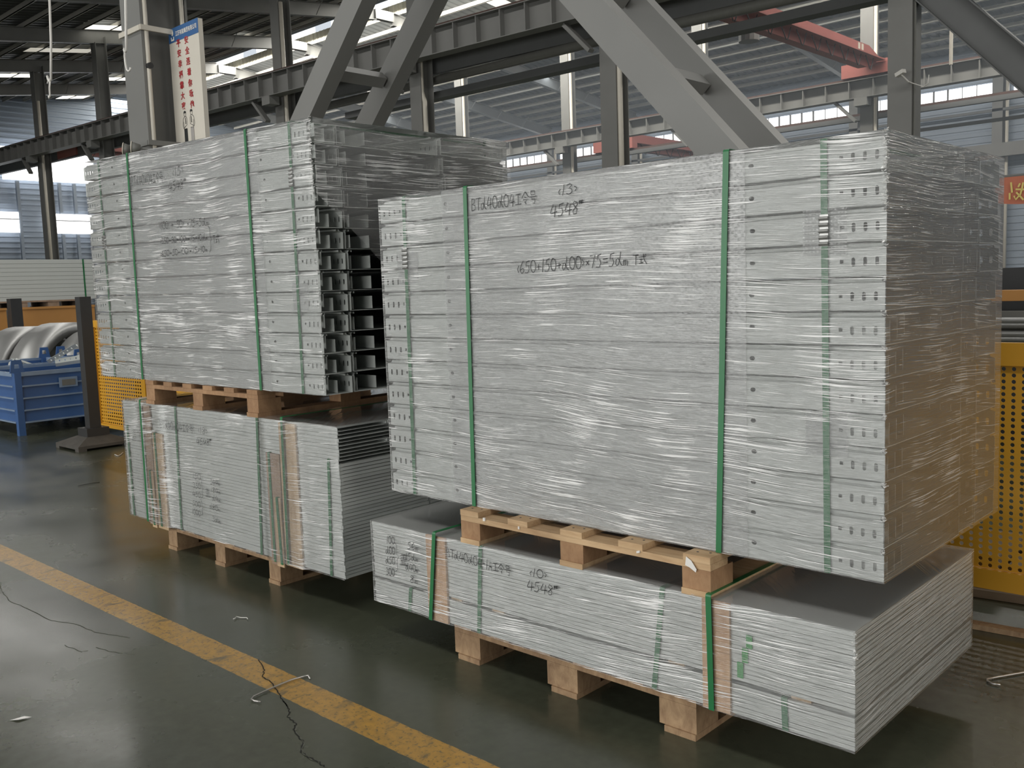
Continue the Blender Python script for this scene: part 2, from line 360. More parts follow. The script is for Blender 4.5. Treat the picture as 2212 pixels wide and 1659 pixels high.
def text_mesh(txt, size, bold=0):
    cu = bpy.data.curves.new('print', 'FONT'); cu.body = txt; cu.size = size; cu.align_x = 'CENTER'; cu.align_y = 'CENTER'; cu.offset = bold; cu.resolution_u = 3
    o = bpy.data.objects.new('print', cu); COL.objects.link(o)
    dg = bpy.context.evaluated_depsgraph_get(); me = bpy.data.meshes.new_from_object(o.evaluated_get(dg))
    vs = [v.co.copy() for v in me.vertices]; fs = [tuple(p.vertices) for p in me.polygons]
    bpy.data.objects.remove(o); bpy.data.curves.remove(cu); bpy.data.meshes.remove(me)
    return vs, fs

# ------------------------------------------------------------------ the hall
Y0, YN, YF, YW = 5.15, 24.6, 44.3, 63.8          # column rows
XG, XR = -80.0, 18.0                              # gable walls
YNEAR = -14.5
def roofz(y): return 18.5-.129*abs(y-37.5)
fl = MB().box(XG-1, XR+1, YNEAR-1, YW+1, -.3, 0).build('floor', 'floor'); fl['kind'] = 'structure'
# cracks in the floor coating
def crack(pts, w, mat):
    mb = MB(); P = [at(x, y, 2, .0012) for x, y in pts]; Q = []
    for i in range(len(P)-1):
        for k in range(5):
            t = k/5; Q.append(P[i].lerp(P[i+1], t)+Vector((random.uniform(-1, 1), random.uniform(-1, 1), 0))*.004)
    Q.append(P[-1])
    mb.ribbon(Q, w, (0, 0, 1)); o = mb.build('floor_crack', mat, fl); return o
crack([(560, 1425), (572, 1445), (567, 1460), (590, 1477), (602, 1497), (607, 1507), (620, 1525), (624, 1537), (623, 1548), (638, 1563), (635, 1575), (643, 1590), (656, 1603), (652, 1625), (668, 1636), (688, 1645), (700, 1656)], .0042, 'crack_dark')
crack([(611, 1510), (624, 1534), (623, 1547), (640, 1565), (637, 1580), (656, 1604), (652, 1628), (690, 1648)], .004, 'crack')
crack([(0, 1258), (3, 1276), (18, 1296), (60, 1315), (110, 1340), (160, 1347), (205, 1365), (280, 1378)], .0032, 'crack')
crack([(140, 1394), (175, 1408), (190, 1405)], .003, 'crack')
crack([(208, 1398), (235, 1407), (290, 1414)], .003, 'crack')

def corrugated(mb, axis, v, a0, a1, z0, z1, pitch=.42, d=.05):
    """horizontal-ribbed sheet on plane axis=v"""
    n = max(1, int((z1-z0)/pitch)); prof = []
    for i in range(n):
        zb = z0+(z1-z0)*i/n; h = (z1-z0)/n
        prof += [(zb, 0), (zb+h*.55, 0), (zb+h*.65, d), (zb+h*.9, d)]
    prof.append((z1, 0)); vs = []; fs = []
    for z, o in prof:
        for a in (a0, a1): vs.append((a, v+o, z) if axis == 1 else (v+o, a, z))
    for i in range(len(prof)-1): fs.append((2*i, 2*i+1, 2*i+3, 2*i+2))
    mb.add(vs, fs)
mb = MB(); corrugated(mb, 1, YW+.4, XG, XR, 0, roofz(YW)+.1); wf = struct(mb.build('wall_back', 'siding'))
mb = MB(); corrugated(mb, 0, XG-.4, YNEAR, YW+.4, 0, 19.5); struct(mb.build('wall_left', 'siding'))
mb = MB(); corrugated(mb, 0, XR+.4, YNEAR, YW+.4, 0, 19.5, .8, .05); struct(mb.build('wall_right', 'siding'))
mb = MB().box(XG, -25.2, YNEAR-.3, YNEAR, 0, 12.2).box(7.2, XR, YNEAR-.3, YNEAR, 0, 12.2).box(-25.2, 7.2, YNEAR-.3, YNEAR, 6.4, 12.2)
struct(mb.build('wall_front', 'siding'))
# roof sheets, ribs running down the slope, open at the ridge
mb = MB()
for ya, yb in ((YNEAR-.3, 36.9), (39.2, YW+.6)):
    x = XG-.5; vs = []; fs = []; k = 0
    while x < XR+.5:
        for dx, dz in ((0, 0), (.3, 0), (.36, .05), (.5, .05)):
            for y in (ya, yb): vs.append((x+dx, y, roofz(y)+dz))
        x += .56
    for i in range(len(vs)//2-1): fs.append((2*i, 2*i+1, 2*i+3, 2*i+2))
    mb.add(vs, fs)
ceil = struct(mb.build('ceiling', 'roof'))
# ridge ventilator: curb sheet, cap and the daylit slit under the cap
mb = MB()
x = XG
while x < XR:
    mb.box(x, x+.3, 39.15, 39.2, 18.08, 18.75).box(x+.3, x+.42, 39.11, 39.2, 18.08, 18.75); x += .42
cb = mb.build('ridge_curb', 'curb', ceil)
MB().box(XG, XR, 36.5, 39.8, 19.45, 19.5).box(XG, XR, 36.85, 36.9, 18.3, 19.45).build('ridge_cap', 'roof', ceil)
wn = 0
def window(name_n, pane, frame=None, pm='pane', fm='steel_dark'):
    r = struct(pane.build('window_%d' % name_n, pm))
    for f in (frame if isinstance(frame, list) else [frame] if frame else []): f.build('window_mullion', fm, r)
    return r
for k in range(11):
    xa = XG+1+k*9.0
    if xa+7 > XR: break
    wn += 1; window(wn, MB().box(xa, xa+7.2, 39.2, 39.22, 18.8, 19.15), pm='pane_roof')
# flat translucent roof panels (px position, along-slope length, brightness)
for px, py, ln, wd, pm in ((688, 16, 2.4, 1.3, 'pane_roof'), (528, 73, 2.2, 1.4, 'pane_roof'), (565, 84, 1.8, 1.5, 'pane_roof'), (248, 50, 3.2, 1.1, 'pane_roof'), (140, 100, 4.5, 1.2, 'pane_dim'), (20, 155, 3.5, 1.3, 'pane_roof'), (157, 203, 2.2, 1.4, 'pane_roof'), (258, 163, 2.4, 1.3, 'pane_roof'), (1100, 6, 3, 1.2, 'pane_dim')):
    y = 1.0
    while y < 63:
        p = at(px, py, 1, y)
        if p.z > roofz(y): break
        y += .05
    wn += 1; mb = MB(); a, b = y-ln/2, y+ln/2
    if a < 37.5 < b: b = 36.8; a = b-ln
    mb.quad((p.x-wd/2, a, roofz(a)-.25), (p.x+wd/2, a, roofz(a)-.25), (p.x+wd/2, b, roofz(b)-.25), (p.x-wd/2, b, roofz(b)-.25))
    window(wn, mb, pm=pm)

# scatter volume added for the pale lens veil over the far hall
hz, nt, b, out = new_mat('veil_haze'); nt.nodes.remove(b)
vs = N(nt, 'ShaderNodeVolumeScatter', Density=.0056, Anisotropy=.2); vs.inputs['Color'].default_value = (.78, .88, 1, 1)
nt.links.new(vs.outputs[0], out.inputs['Volume'])
struct(MB().box(XG+.5, XR-.8, 26.2, YW-.02, .02, 13.2).build('haze_volume_1', hz))
# --- columns, rafters, purlins, crane runways
gx = lambda k: -9.25-9.0*k
def hcol(name, x, y, z1, label, w=.6, d=.6, t=.03, mat='steel', z0=0, group=None):
    """H column: flanges face +-y, web runs in depth"""
    mb = MB(); mb.box(x-w/2, x+w/2, y-d/2, y-d/2+t, z0, z1).box(x-w/2, x+w/2, y+d/2-t, y+d/2, z0, z1).box(x-t/2, x+t/2, y-d/2+t, y+d/2-t, z0, z1)
    return tag(mb.build(name, mat), label, 'column', group)
nth = ['first', 'second', 'third', 'fourth', 'fifth', 'sixth', 'seventh', 'eighth']
NX = [gx(k) for k in range(0, 7)]
for k, x in enumerate(NX):
    if k == 0:
        t = thing('steel_column', 'broad grey box column with a white camera, behind the right upper bundle', 'column', (x, YN, 0))
        MB().box(x-.3, x+.3, YN-.3, YN+.3, 0, roofz(YN)-1.0).build('shaft', 'steel', t)
        MB().tube([(x+.33, YN-.2, 2), (x+.33, YN-.2, roofz(YN)-1)], .03, 6).build('conduit', 'pipe_grey', t)
    else:
        lab = {1: 'grey column with a pale downpipe, between the two braces and the right bundle', 2: 'grey column with a kinked pale downpipe, right of the left brace', 3: 'grey column rising behind the top of the left upper bundle',
               4: 'grey column half hidden behind the banner column', 5: 'grey column next left of the banner column', 6: 'hazy grey column near the left edge of the view'}[k]
        t = thing('steel_column', lab, 'column', (x, YN, 0))
        w = .62; mb = MB(); mb.box(x-w/2, x+w/2, YN-.32, YN-.29, 0, roofz(YN)-1.0).box(x-w/2, x+w/2, YN+.29, YN+.32, 0, roofz(YN)-.6).box(x-.015, x+.015, YN-.29, YN+.29, 0, roofz(YN)-1.0)
        mb.build('shaft', 'steel', t)
        if k in (1, 2, 3, 6):
            if k == 2: pts = [(x+.36, YN-.2, 0), (x+.36, YN-.2, 8.4), (x+.22, YN-.2, 8.8), (x+.22, YN-.2, 14)]
            else: pts = [(x+.36, YN-.2, 0), (x+.36, YN-.2, 14)]
            MB().tube(pts, .09, 8).build('downpipe', 'pipe_white', t, True)
FX = [gx(k) for k in range(-1, 6)]
for k, x in enumerate(FX):
    t = thing('steel_column', 'slim grey column of the far crane row, %s from the right' % nth[k], 'column', (x, YF, 0))
    MB().box(x-.3, x+.3, YF-.32, YF-.29, 0, roofz(YF)-1.0).box(x-.3, x+.3, YF+.29, YF+.32, 0, roofz(YF)-1.0).box(x-.015, x+.015, YF-.29, YF+.29, 0, roofz(YF)-1.0).build('shaft', 'steel', t)
    if k in (2, 3, 4, 5): MB().tube([(x+.36, YF-.2, 0), (x+.36, YF-.2, 15.5)], .09, 8).build('downpipe', 'pipe_white', t, True)
WX = [gx(k) for k in range(-1, 8)]
for k, x in enumerate(WX):
    t = thing('steel_column', 'grey wall column against the back siding, %s from the right' % (nth+['ninth'])[k], 'column', (x, YW, 0))
    MB().box(x-.3, x+.3, YW-.3, YW-.27, 0, 14.6).box(x-.3, x+.3, YW+.27, YW+.3, 0, 14.6).box(x-.015, x+.015, YW-.27, YW+.27, 0, 14.6).build('shaft', 'steel', t)
    MB().tube([(x+.5, YW-.1, 0), (x+.5, YW-.1, 14.4)], .1, 8).build('downpipe', 'pipe_white', t, True)
# rafters with kicker rods
for k in range(-1, 8):
    x = gx(k); mb = MB(); pr = .45
    for ya, yb in ((YNEAR, 37.3), (38.7, YW)):
        mb.hbeam((x, ya, roofz(ya)-.62), (x, yb, roofz(yb)-.62), .35, .75, .03, (1, 0, 0))
    mb.box(x-.17, x+.17, 37.3, 38.7, 17.55, 18.1)
    t = tag(mb.build('roof_rafter', 'steel'), 'sloping grey roof rafter under the roof sheets, %s from the right' % (nth+['ninth'])[k+1], 'rafter')
    for y in (48, 51, 54, 57, 60, 30, 33): MB().tube([(x+.15, y, roofz(y)-.95), (x+.9, y, roofz(y)-.2)], .025, 5).build('kicker_rod', 'steel', t)
y = YNEAR+1; i = 0
while y < YW:
    if not 36.6 < y < 39.5:
        z = roofz(y)
        tag(MB().box(XG, XR, y-.03, y+.03, z-.26, z-.01).box(XG, XR, y-.03, y+.07, z-.26, z-.24).build('roof_purlin', 'purlin'), 'thin pale purlin running along the hall under the roof sheets', 'purlin', 'roof purlins')
    y += 1.55
# crane runways: one beam per bay with stiffeners, rail on top
def runway(y, z0f, z1f, ks, lab, deep=.5):
    for k in ks:
        xa, xb = gx(k+1), gx(k); h0 = z0f(xa), z0f(xb); h1 = z1f(xa), z1f(xb)
        t = thing('crane_runway_beam', lab % ordname(k), 'beam', ((xa+xb)/2, y, h0[0]))
        mb = MB()
        def flange(za, zb, w, th):
            mb.add([(xa, y-w/2, za), (xb, y-w/2, zb), (xb, y+w/2, zb), (xa, y+w/2, za), (xa, y-w/2, za+th), (xb, y-w/2, zb+th), (xb, y+w/2, zb+th), (xa, y+w/2, za+th)],
                   [(0, 3, 2, 1), (4, 5, 6, 7), (0, 1, 5, 4), (1, 2, 6, 5), (2, 3, 7, 6), (3, 0, 4, 7)])
        flange(h0[0], h0[1], deep, .03); flange(h1[0]-.03, h1[1]-.03, deep, .03)
        mb.add([(xa, y, h0[0]), (xb, y, h0[1]), (xb, y, h1[1]), (xa, y, h1[0])], [(0, 1, 2, 3)])
        mb.add([(xa, y+.03, h0[0]), (xb, y+.03, h0[1]), (xb, y+.03, h1[1]), (xa, y+.03, h1[0])], [(3, 2, 1, 0)])
        mb.build('girder', 'steel', t)
        for j in range(8):
            f = (j+.5)/8; x = xa+(xb-xa)*f; a = h0[0]+(h0[1]-h0[0])*f; b = h1[0]+(h1[1]-h1[0])*f
            MB().box(x-.02, x+.02, y-deep/2+.03, y, a+.03, b-.03).build('stiffener', 'steel', t)
        mb = MB(); mb.add([(xa, y-.06, h1[0]), (xb, y-.06, h1[1]), (xb, y+.06, h1[1]), (xa, y+.06, h1[0]), (xa, y-.06, h1[0]+.12), (xb, y-.06, h1[1]+.12), (xb, y+.06, h1[1]+.12), (xa, y+.06, h1[0]+.12)], [(0, 3, 2, 1), (4, 5, 6, 7), (0, 1, 5, 4), (1, 2, 6, 5), (2, 3, 7, 6), (3, 0, 4, 7)])
        mb.build('rail', 'rust_rail', t)
        # knee bracket on the column under the beam end
        MB().box(xb-.3, xb+.3, y-.25, y+.25, h0[1]-.35, h0[1]-.002).beam((xb-1.3, y, h0[1]-.02), (xb-.3, y, h0[1]-1.0), .25, .12).build('bracket', 'steel', t)
def ordname(k): return (['first', 'second', 'third', 'fourth', 'fifth', 'sixth', 'seventh', 'eighth', 'ninth'])[k+2]
YR = YN-.75
# the near runway rises slightly towards the left of the hall
nz = lambda off: (lambda x: 9.62+.022*(-x-20)+off)
runway(YR, nz(0), nz(.95), range(-2, 7), 'near crane runway beam with web stiffeners, %s bay from the right')
runway(YF-.75, lambda x: 9.42, lambda x: 10.25, range(-2, 7), 'far crane runway beam below the red crane, %s bay from the right')
tag(MB().box(XG, XR, YW-1.0, YW-.5, 8.2, 9.0).build('crane_runway_beam', 'steel'), 'dark runway beam along the back wall below the window strip', 'beam')
tag(MB().box(XG, XR, YW-.3, YW-.1, 11.0, 11.16).build('wall_girt', 'steel_dark'), 'dark wall rail just below the back window strip', 'beam')
# pipes along the near column row
tag(MB().tube([at(672, 238, 1, 25.3), at(1286, 90, 1, 25.3), at(1690, 0, 1, 25.3), at(2100, -92, 1, 25.3)], .17, 10).build('duct_pipe', 'pipe_grey', None, True), 'long thick grey pipe above the cable ladder', 'pipe')
a, b = at(789, 244, 1, 25.6), at(1854, 4, 1, 25.6); d = (b-a)
mb = MB().beam(a-d*.05, b+d*.3, .5, .26)
tag(mb.build('cable_ladder', 'steel_dark'), 'long dark cable ladder below the grey pipe, spanning the hall columns', 'cable ladder')
# window strips in the back wall
for k in range(-1, 7):
    xa, xb = gx(k+1)+.75, gx(k)-.5
    fr = []; wn += 1
    for j in range(1, 9):
        x = xa+(xb-xa)*j/9; wdt = .10 if 2 < j < 7 else .03
        fr.append(MB().box(x-wdt/2, x+wdt/2, YW+.2, YW+.3, 12.0, 12.85))
    window(wn, MB().box(xa, xb, YW+.3, YW+.34, 12.02, 12.82), fr)
# left gable windows and posts
gz = lambda x, y: at(x, y, 0, XG)
wn += 1; p, q = gz(-40, 457), gz(36, 503)
window(wn, MB().box(XG+.34, XG+.38, gz(-40, 460).y, gz(36, 460).y, 6.95, 8.55), MB().box(XG+.385, XG+.44, gz(-40, 460).y, gz(36, 460).y, 7.95, 8.02))
wn += 1
window(wn, MB().box(XG+.34, XG+.38, gz(105, 460).y, gz(193, 460).y, 6.92, 8.5), MB().box(XG+.385, XG+.44, gz(105, 460).y, gz(193, 460).y, 7.92, 7.99))
wn += 1
window(wn, MB().box(XG+.34, XG+.38, gz(2, 390).y, gz(200, 390).y, 11.05, 13.6))
for k, px in enumerate((38, 103, 128, 160, 194)):
    p = gz(px, 430)
    if px not in (103,): tag(MB().box(XG+.05, XG+.3, p.y-.12, p.y+.12, 0, 11).build('gable_post', 'siding'), 'thin hazy post on the left gable wall, %s from the left' % nth[k], 'post')
# knee braces in the third span of the near row (dark diagonal upper right)
pa, pb = at(2020, -15, 1, YN), at(2260, 190, 1, YN); pb = pa+(pb-pa)*((.3-pa.z)/(pb.z-pa.z)); pa = pa-(pb-pa).normalized()*1.2
tag(MB().hbeam(pa, pb, .5, .75, .03, (0, 1, 0)).build('diagonal_brace', 'steel_dark'), 'dark diagonal brace sloping down at the upper right corner', 'brace')
p = at(2054, 140, 1, 40)
tag(MB().tube([(p.x, 40, p.z), (p.x, 40, roofz(40)-.2)], .07, 8).build('hanging_pipe', 'pipe_white'), 'thin pale drop pipe hanging by the diagonal brace', 'pipe')

# --- red bridge cranes
def plain_beam(yy, z0f, z1f, lab, rail=True):
    a, b = XG, XR; t = thing('crane_runway_beam', lab, 'beam', (-30, yy, z0f(-30)))
    def bar(w, f0, f1, name, mat): MB().add([(a, yy-w, f0(a)), (b, yy-w, f0(b)), (b, yy+w, f0(b)), (a, yy+w, f0(a)), (a, yy-w, f1(a)), (b, yy-w, f1(b)), (b, yy+w, f1(b)), (a, yy+w, f1(a))], [(0, 3, 2, 1), (4, 5, 6, 7), (0, 1, 5, 4), (1, 2, 6, 5), (2, 3, 7, 6), (3, 0, 4, 7)]).build(name, mat, t)
    bar(.14, z0f, z1f, 'girder', 'steel_dark')
    if rail: bar(.06, z1f, lambda x: z1f(x)+.12, 'rail', 'rust_rail')
plain_beam(YN+.75, nz(-.2), nz(.70), 'plain runway beam just behind the near column row')
plain_beam(YF+.8, lambda x: 8.66, lambda x: 8.88, 'thin dark rail behind the far column row, under the red crane')
tag(MB().box(XG, XR, YF+.5, YF+.6, 7.75, 7.9).build('conduit_pipe', 'steel_dark'), 'lower thin dark conduit behind the far column row', 'pipe')
def crane(x, ya, yb, z, label, hh=.95, fl_w=.62):
    t = thing('bridge_crane', label, 'crane', (x, (ya+yb)/2, z))
    mb = MB(); prof = [(ya, z+.35), (ya+1.2, z), (yb-1.2, z), (yb, z+.35), (yb, z+hh-.3), (yb-1, z+hh), (ya+1, z+hh), (ya, z+hh-.3)]
    mb.prism([(x-fl_w/2+.1, yy, zz) for yy, zz in prof], (fl_w-.2, 0, 0)); mb.build('girder', 'red', t)
    MB().box(x-fl_w/2, x+fl_w/2+.35, ya+.5, yb-.3, z+.34, z+.40).build('walkway_angle', 'red', t)
    MB().box(x-1.4, x+1.4, yb-.25, yb+.25, z-.15, z+.45).build('end_carriage', 'red', t)
    MB().box(x-1.4, x+1.4, ya-.25, ya+.25, z-.15, z+.45).build('end_carriage', 'red', t)
    n = int((yb-ya)/1.3)
    for i in range(n):
        y0 = ya+i*1.3+.6
        MB().tube([(x+.45, y0, z+.38), (x+.5, y0+.4, z-.2), (x+.5, y0+.5, z-.2), (x+.45, y0+.9, z+.38)], .022, 5).build('festoon_loop', 'black', t)
    for dy in (1.75, 2.1): MB().box(x+fl_w/2-.095, x+fl_w/2-.08, yb-dy-.1, yb-dy+.1, z+.42, z+hh-.05).build('warning_stripe', 'curb', t)
    return t
crane(-17.75, YN+.75, YF-.75, 10.525, 'large red bridge crane girder at the upper right')
crane(-33.5, YF+.8, YW-.75, 9.155, 'red bridge crane seen below the far runway beam, under the window strip')
crane(-61, YN+.75, YF-.75, 10.525, 'dull red crane beam behind the near runway at the far left')
# pendant high-bay lamp beside the crane
p = at(1618, 90, 1, 36); t = thing('high_bay_lamp', 'grey bell lamp hanging under the red crane', 'lamp', p)
MB().tube([p, p+Vector((0, 0, .35))], .42, 14).build('shade', 'steel', t); MB().tube([p+Vector((0, 0, .35)), p+Vector((0, 0, .6))], .25, 12).build('ballast', 'silver', t); MB().tube([p+Vector((0, 0, .6)), (p.x, p.y, roofz(p.y))], .02, 5).build('cord', 'black', t)
# security camera on the broad column
p = at(1945, 158, 1, YN-.62); t = thing('security_camera', 'white security camera on the broad grey column', 'camera', p)
MB().obox(p, (.11, -.05, .03), (.025, .05, 0), (-.01, 0, .045)).build('housing', 'white', t); MB().tube([p+Vector((.02, 0, -.04)), p+Vector((.12, .2, -.2)), p+Vector((.12, .32, -.2))], .02, 6).build('bracket', 'white', t)
MB().tube([p+Vector((.12, .28, -.2)), p+Vector((.45, .28, -.36)), p+Vector((.56, .28, -.3)), p+Vector((.58, .28, -.1))], .012, 5).build('cable', 'white', t)

# --- the near row: banner column and the double chevron brace
cx0, cx1 = -10.74, -10.28; cyb = 5.72
t = thing('steel_column', 'thick grey H column with pale pipes that carries the safety banner', 'column', ((cx0+cx1)/2, 5.4, 0))
MB().box(cx0, cx1, Y0, Y0+.03, 0, 14).box(cx0, cx1, cyb-.03, cyb, 0, 14).box(-10.52, -10.5, Y0+.03, cyb-.03, 0, 14).build('shaft', 'steel', t)
MB().tube([(cx1+.0, Y0+.06, 0), (cx1+.0, Y0+.06, 9)], .025, 8).build('downpipe', 'pipe_white', t, True)
MB().tube([(cx1+.0, cyb-.07, 0), (cx1+.0, cyb-.07, 9)], .025, 8).build('downpipe', 'pipe_white', t, True)
MB().tube([(cx1-.07, Y0+.06, 4.02), (cx1+.05, Y0+.06, 4.02)], .035, 8).build('pipe_clip', 'black', t)
zb = at(305, 58, 1, Y0).z; za = at(305, 312, 1, Y0).z
for k, zz in enumerate((zb, za)):
    MB().box(cx0-.02, cx1+.02, Y0-.03, Y0-.004, zz-.035, zz+.02).box(cx1+.03, cx1+.055, Y0-.03, cyb, zz-.035, zz+.02).build('clamp_strip', 'pipe_white' if k == 0 else 'steel', t)
def brace(p, q, lab, dy=.72):
    t = thing('double_brace', lab, 'brace', (q.x, Y0, 0))
    p = Vector((p.x, Y0+.1, p.z)); q = Vector((q.x, Y0+.1, q.z)); d = q-p; a = p-d*.0; b = q
    MB().beam(a, b, .15, .225).build('front_member', 'steel', t)
    off = Vector((0, dy, 0)); MB().beam(a+off, b+off, .15, .225).build('rear_member', 'steel', t)
    n = d.normalized()
    L = d.length; s = .6
    while s < L-.3:
        c = a+n*s; MB().obox(c+off/2, n*.055, off/2-Vector((0, .1, 0)), n.cross(Vector((0, 1, 0)))*.045).build('batten', 'steel', t); s += .98
    return t
# centre lines through the photo, carried on from the floor to the apex under the roof beam
def line_xz(x0, y0, x1, y1): return at(x0, y0, 1, Y0), at(x1, y1, 1, Y0)
a, b = line_xz(640, 260, 755, 0); d = b-a; apexL = a+d*((4.6-a.z)/d.z); footL = a+d*((0.9-a.z)/d.z)
brace(footL, apexL, 'left leg of the big double steel brace behind the left bundle')
a, b = line_xz(1538, 321, 1251, 0); d = b-a; apexR = a+d*((4.6-a.z)/d.z); footR = a+d*((0.9-a.z)/d.z)
brace(footR, apexR, 'right leg of the big double steel brace behind the right bundle')
tag(MB().hbeam((-11, Y0+.4, 5.05), (6, Y0+.4, 5.05), .5, .3, .02, (0, 1, 0)).build('tie_beam', 'steel'), 'horizontal tie beam over the brace apex, above the view', 'beam')

# --- banner
bx0, bx1 = at(364, 66, 1, 5.5).x, at(427, 40, 1, 5.5).x
by = 5.5; bz1 = at(395, 52, 1, by).z; bz0 = bz1-1.62
t = thing('safety_banner', 'white and blue safety banner with red Chinese characters on the column', 'banner', ((bx0+bx1)/2, by, bz0))
MB().box(bx0, bx1, by, by+.055, bz0, bz1).build('cloth', 'banner', t)
MB().box(bx0-.001, bx1+.0, by-.003, by, bz1-.155, bz1+.001).build('blue_header', 'banner_blue', t)
MB().box(cx1+.0, bx0+.02, by+.03, by+.055, zb-.03, zb).build('hanger', 'pipe_white', t)
MB().box(cx1, bx0+.02, by+.03, by+.055, bz0+.2, bz0+.23).build('hanger', 'pipe_white', t)
def print_on(parent, txt, x, z, size, mat, y, name='lettering', bold=.0, sx=1.0):
    vs, fs = text_mesh(txt, size, bold); mb = MB(); mb.add([(x+v.x*sx, y, z+v.y) for v in vs], fs)
    if vs: return mb.build(name, mat, parent)
bw = bx1-bx0
print_on(t, '江苏有能集团有限公司', bx0+bw*.60, bz1-.078, .058, 'foam', by-.006, 'company_name', .001, bw*.72/(.058*10*1.0))
mb = MB()
for k in range(14): pass
cxm, czm = bx0+bw*.135, bz1-.075
n = 16; mb.add([(cxm+.024*math.cos(2*PI*k/n), by-.006, czm+.022+.03*math.sin(2*PI*k/n)) for k in range(n)], [tuple(range(n))])
mb.add([(cxm-.036, by-.006, czm-.02), (cxm-.018, by-.006, czm-.02), (cxm-.014, by-.006, czm-.045), (cxm+.014, by-.006, czm-.045), (cxm+.018, by-.006, czm-.02), (cxm+.036, by-.006, czm-.02), (cxm+.034, by-.006, czm-.062), (cxm-.034, by-.006, czm-.062)], [(0, 1, 2, 7), (2, 3, 6, 7), (3, 4, 5, 6)])
mb.build('emblem', 'foam', t)
for col, xa, xb, ys in (('安全连着你我他', 402, 415, (87, 110, 133, 156, 180, 203, 226)), ('平安幸福靠大家', 385, 396.5, (93, 116, 139, 162, 185, 208, 230))):
    for i, ch in enumerate(col):
        c = at(xa+(xb-xa)*i/6, ys[i], 1, by-.004)
        if ch == '平':
            mb = MB(); S = .042
            for st in ([(-.8, .8), (.8, .8)], [(-.5, .55), (-.35, .2)], [(.5, .55), (.35, .2)], [(-1, -.05), (1, -.05)], [(0, .8), (0, -1)]): mb.ribbon([(c.x+a*S, c.y, c.z+b*S) for a, b in st], .012, (0, -1, 0))
            mb.build('red_character', 'red_ink', t)
        else: print_on(t, ch, c.x, c.z, .086, 'red_ink', by-.004, 'red_character', .0022, 1.0)
# two clerks drawn at the foot of the banner
def fig(cx, flip, trouser):
    zt = at(405, 239, 1, by).z; s = flip; mb = MB(); y = by-.004; q = .62
    n = 12
    L = lambda pts, w=.005: mb.ribbon([(cx+s*a*q, y, zt+b*q) for a, b in pts], w, (0, -1, 0))
    L([(.035*math.cos(2*PI*k/n), -.045+.05*math.sin(2*PI*k/n)) for k in range(n+1)])
    L([(-.02, -.09), (-.075, -.13), (-.095, -.24), (-.07, -.30), (-.03, -.28), (.03, -.25)]); L([(.03, -.09), (.06, -.14), (.055, -.25)]); L([(-.06, -.18), (-.055, -.30)]); L([(-.055, -.31), (.05, -.31)])
    mb.build('drawn_figure', 'dark_cloth', t)
    m2 = MB(); k2 = 10
    m2.add([(cx+.026*math.cos(PI*k/k2), y-.001, zt-.02+.026*math.sin(PI*k/k2)) for k in range(k2+1)], [tuple(range(k2+1))])
    m2.build('drawn_hair', 'dark_cloth', t); m2 = MB()
    m2.add([(cx-.004+s*.008, y-.001, zt-.07), (cx+.004+s*.008, y-.001, zt-.07), (cx+.007+s*.008, y-.001, zt-.14), (cx-.004+s*.008, y-.001, zt-.14)], [(0, 1, 2, 3)])
    m2.build('drawn_tie', 'dark_cloth', t)
    m3 = MB().add([(cx-.034, y, zt-.19), (cx+.034, y, zt-.19), (cx+.036, y, zt-.42), (cx-.036, y, zt-.42)], [(0, 1, 2, 3)]); m3.build('drawn_trousers', trouser, t)
fig(at(399.5, 242, 1, by).x, 1, 'dark_cloth'); fig(at(413.5, 241, 1, by).x, -1, 'grey_print')

# --- round duct collars on the banner column
for k, (px, py) in enumerate(((266, 321), (284, 318))):
    c = at(px, py, 1, Y0-.25); mb = MB(); n = 20; R = .062
    ax = Vector((-.5, -.85, .1)).normalized(); u = ax.orthogonal().normalized(); w = ax.cross(u)
    vs = []; fs = []
    for j, (r, o) in enumerate(((R, 0), (R*.86, 0), (R*.55, -.09), (R*.62, -.09))):
        vs += [c+ax*o+(u*math.cos(2*PI*i/n)+w*math.sin(2*PI*i/n))*r for i in range(n)]
    for j in range(4):
        for i in range(n): fs.append((j*n+i, j*n+(i+1) % n, ((j+1) % 4)*n+(i+1) % n, ((j+1) % 4)*n+i))
    mb.add(vs, fs); tt = thing('horn_speaker', ['left', 'right'][k]+' one of two small pale horns at the foot of the banner column', 'horn', c)
    mb.build('horn', 'pipe_grey', tt, True); MB().tube([c+(u*math.cos(2*PI*i/24)+w*math.sin(2*PI*i/24))*R for i in range(25)], .006, 6, False).build('rim', 'pipe_white', tt, True)
    MB().tube([c-ax*.08, c-ax*.2, Vector((cx0+.2, Y0, c.z-.02))], .014, 6).build('bracket', 'steel', tt)

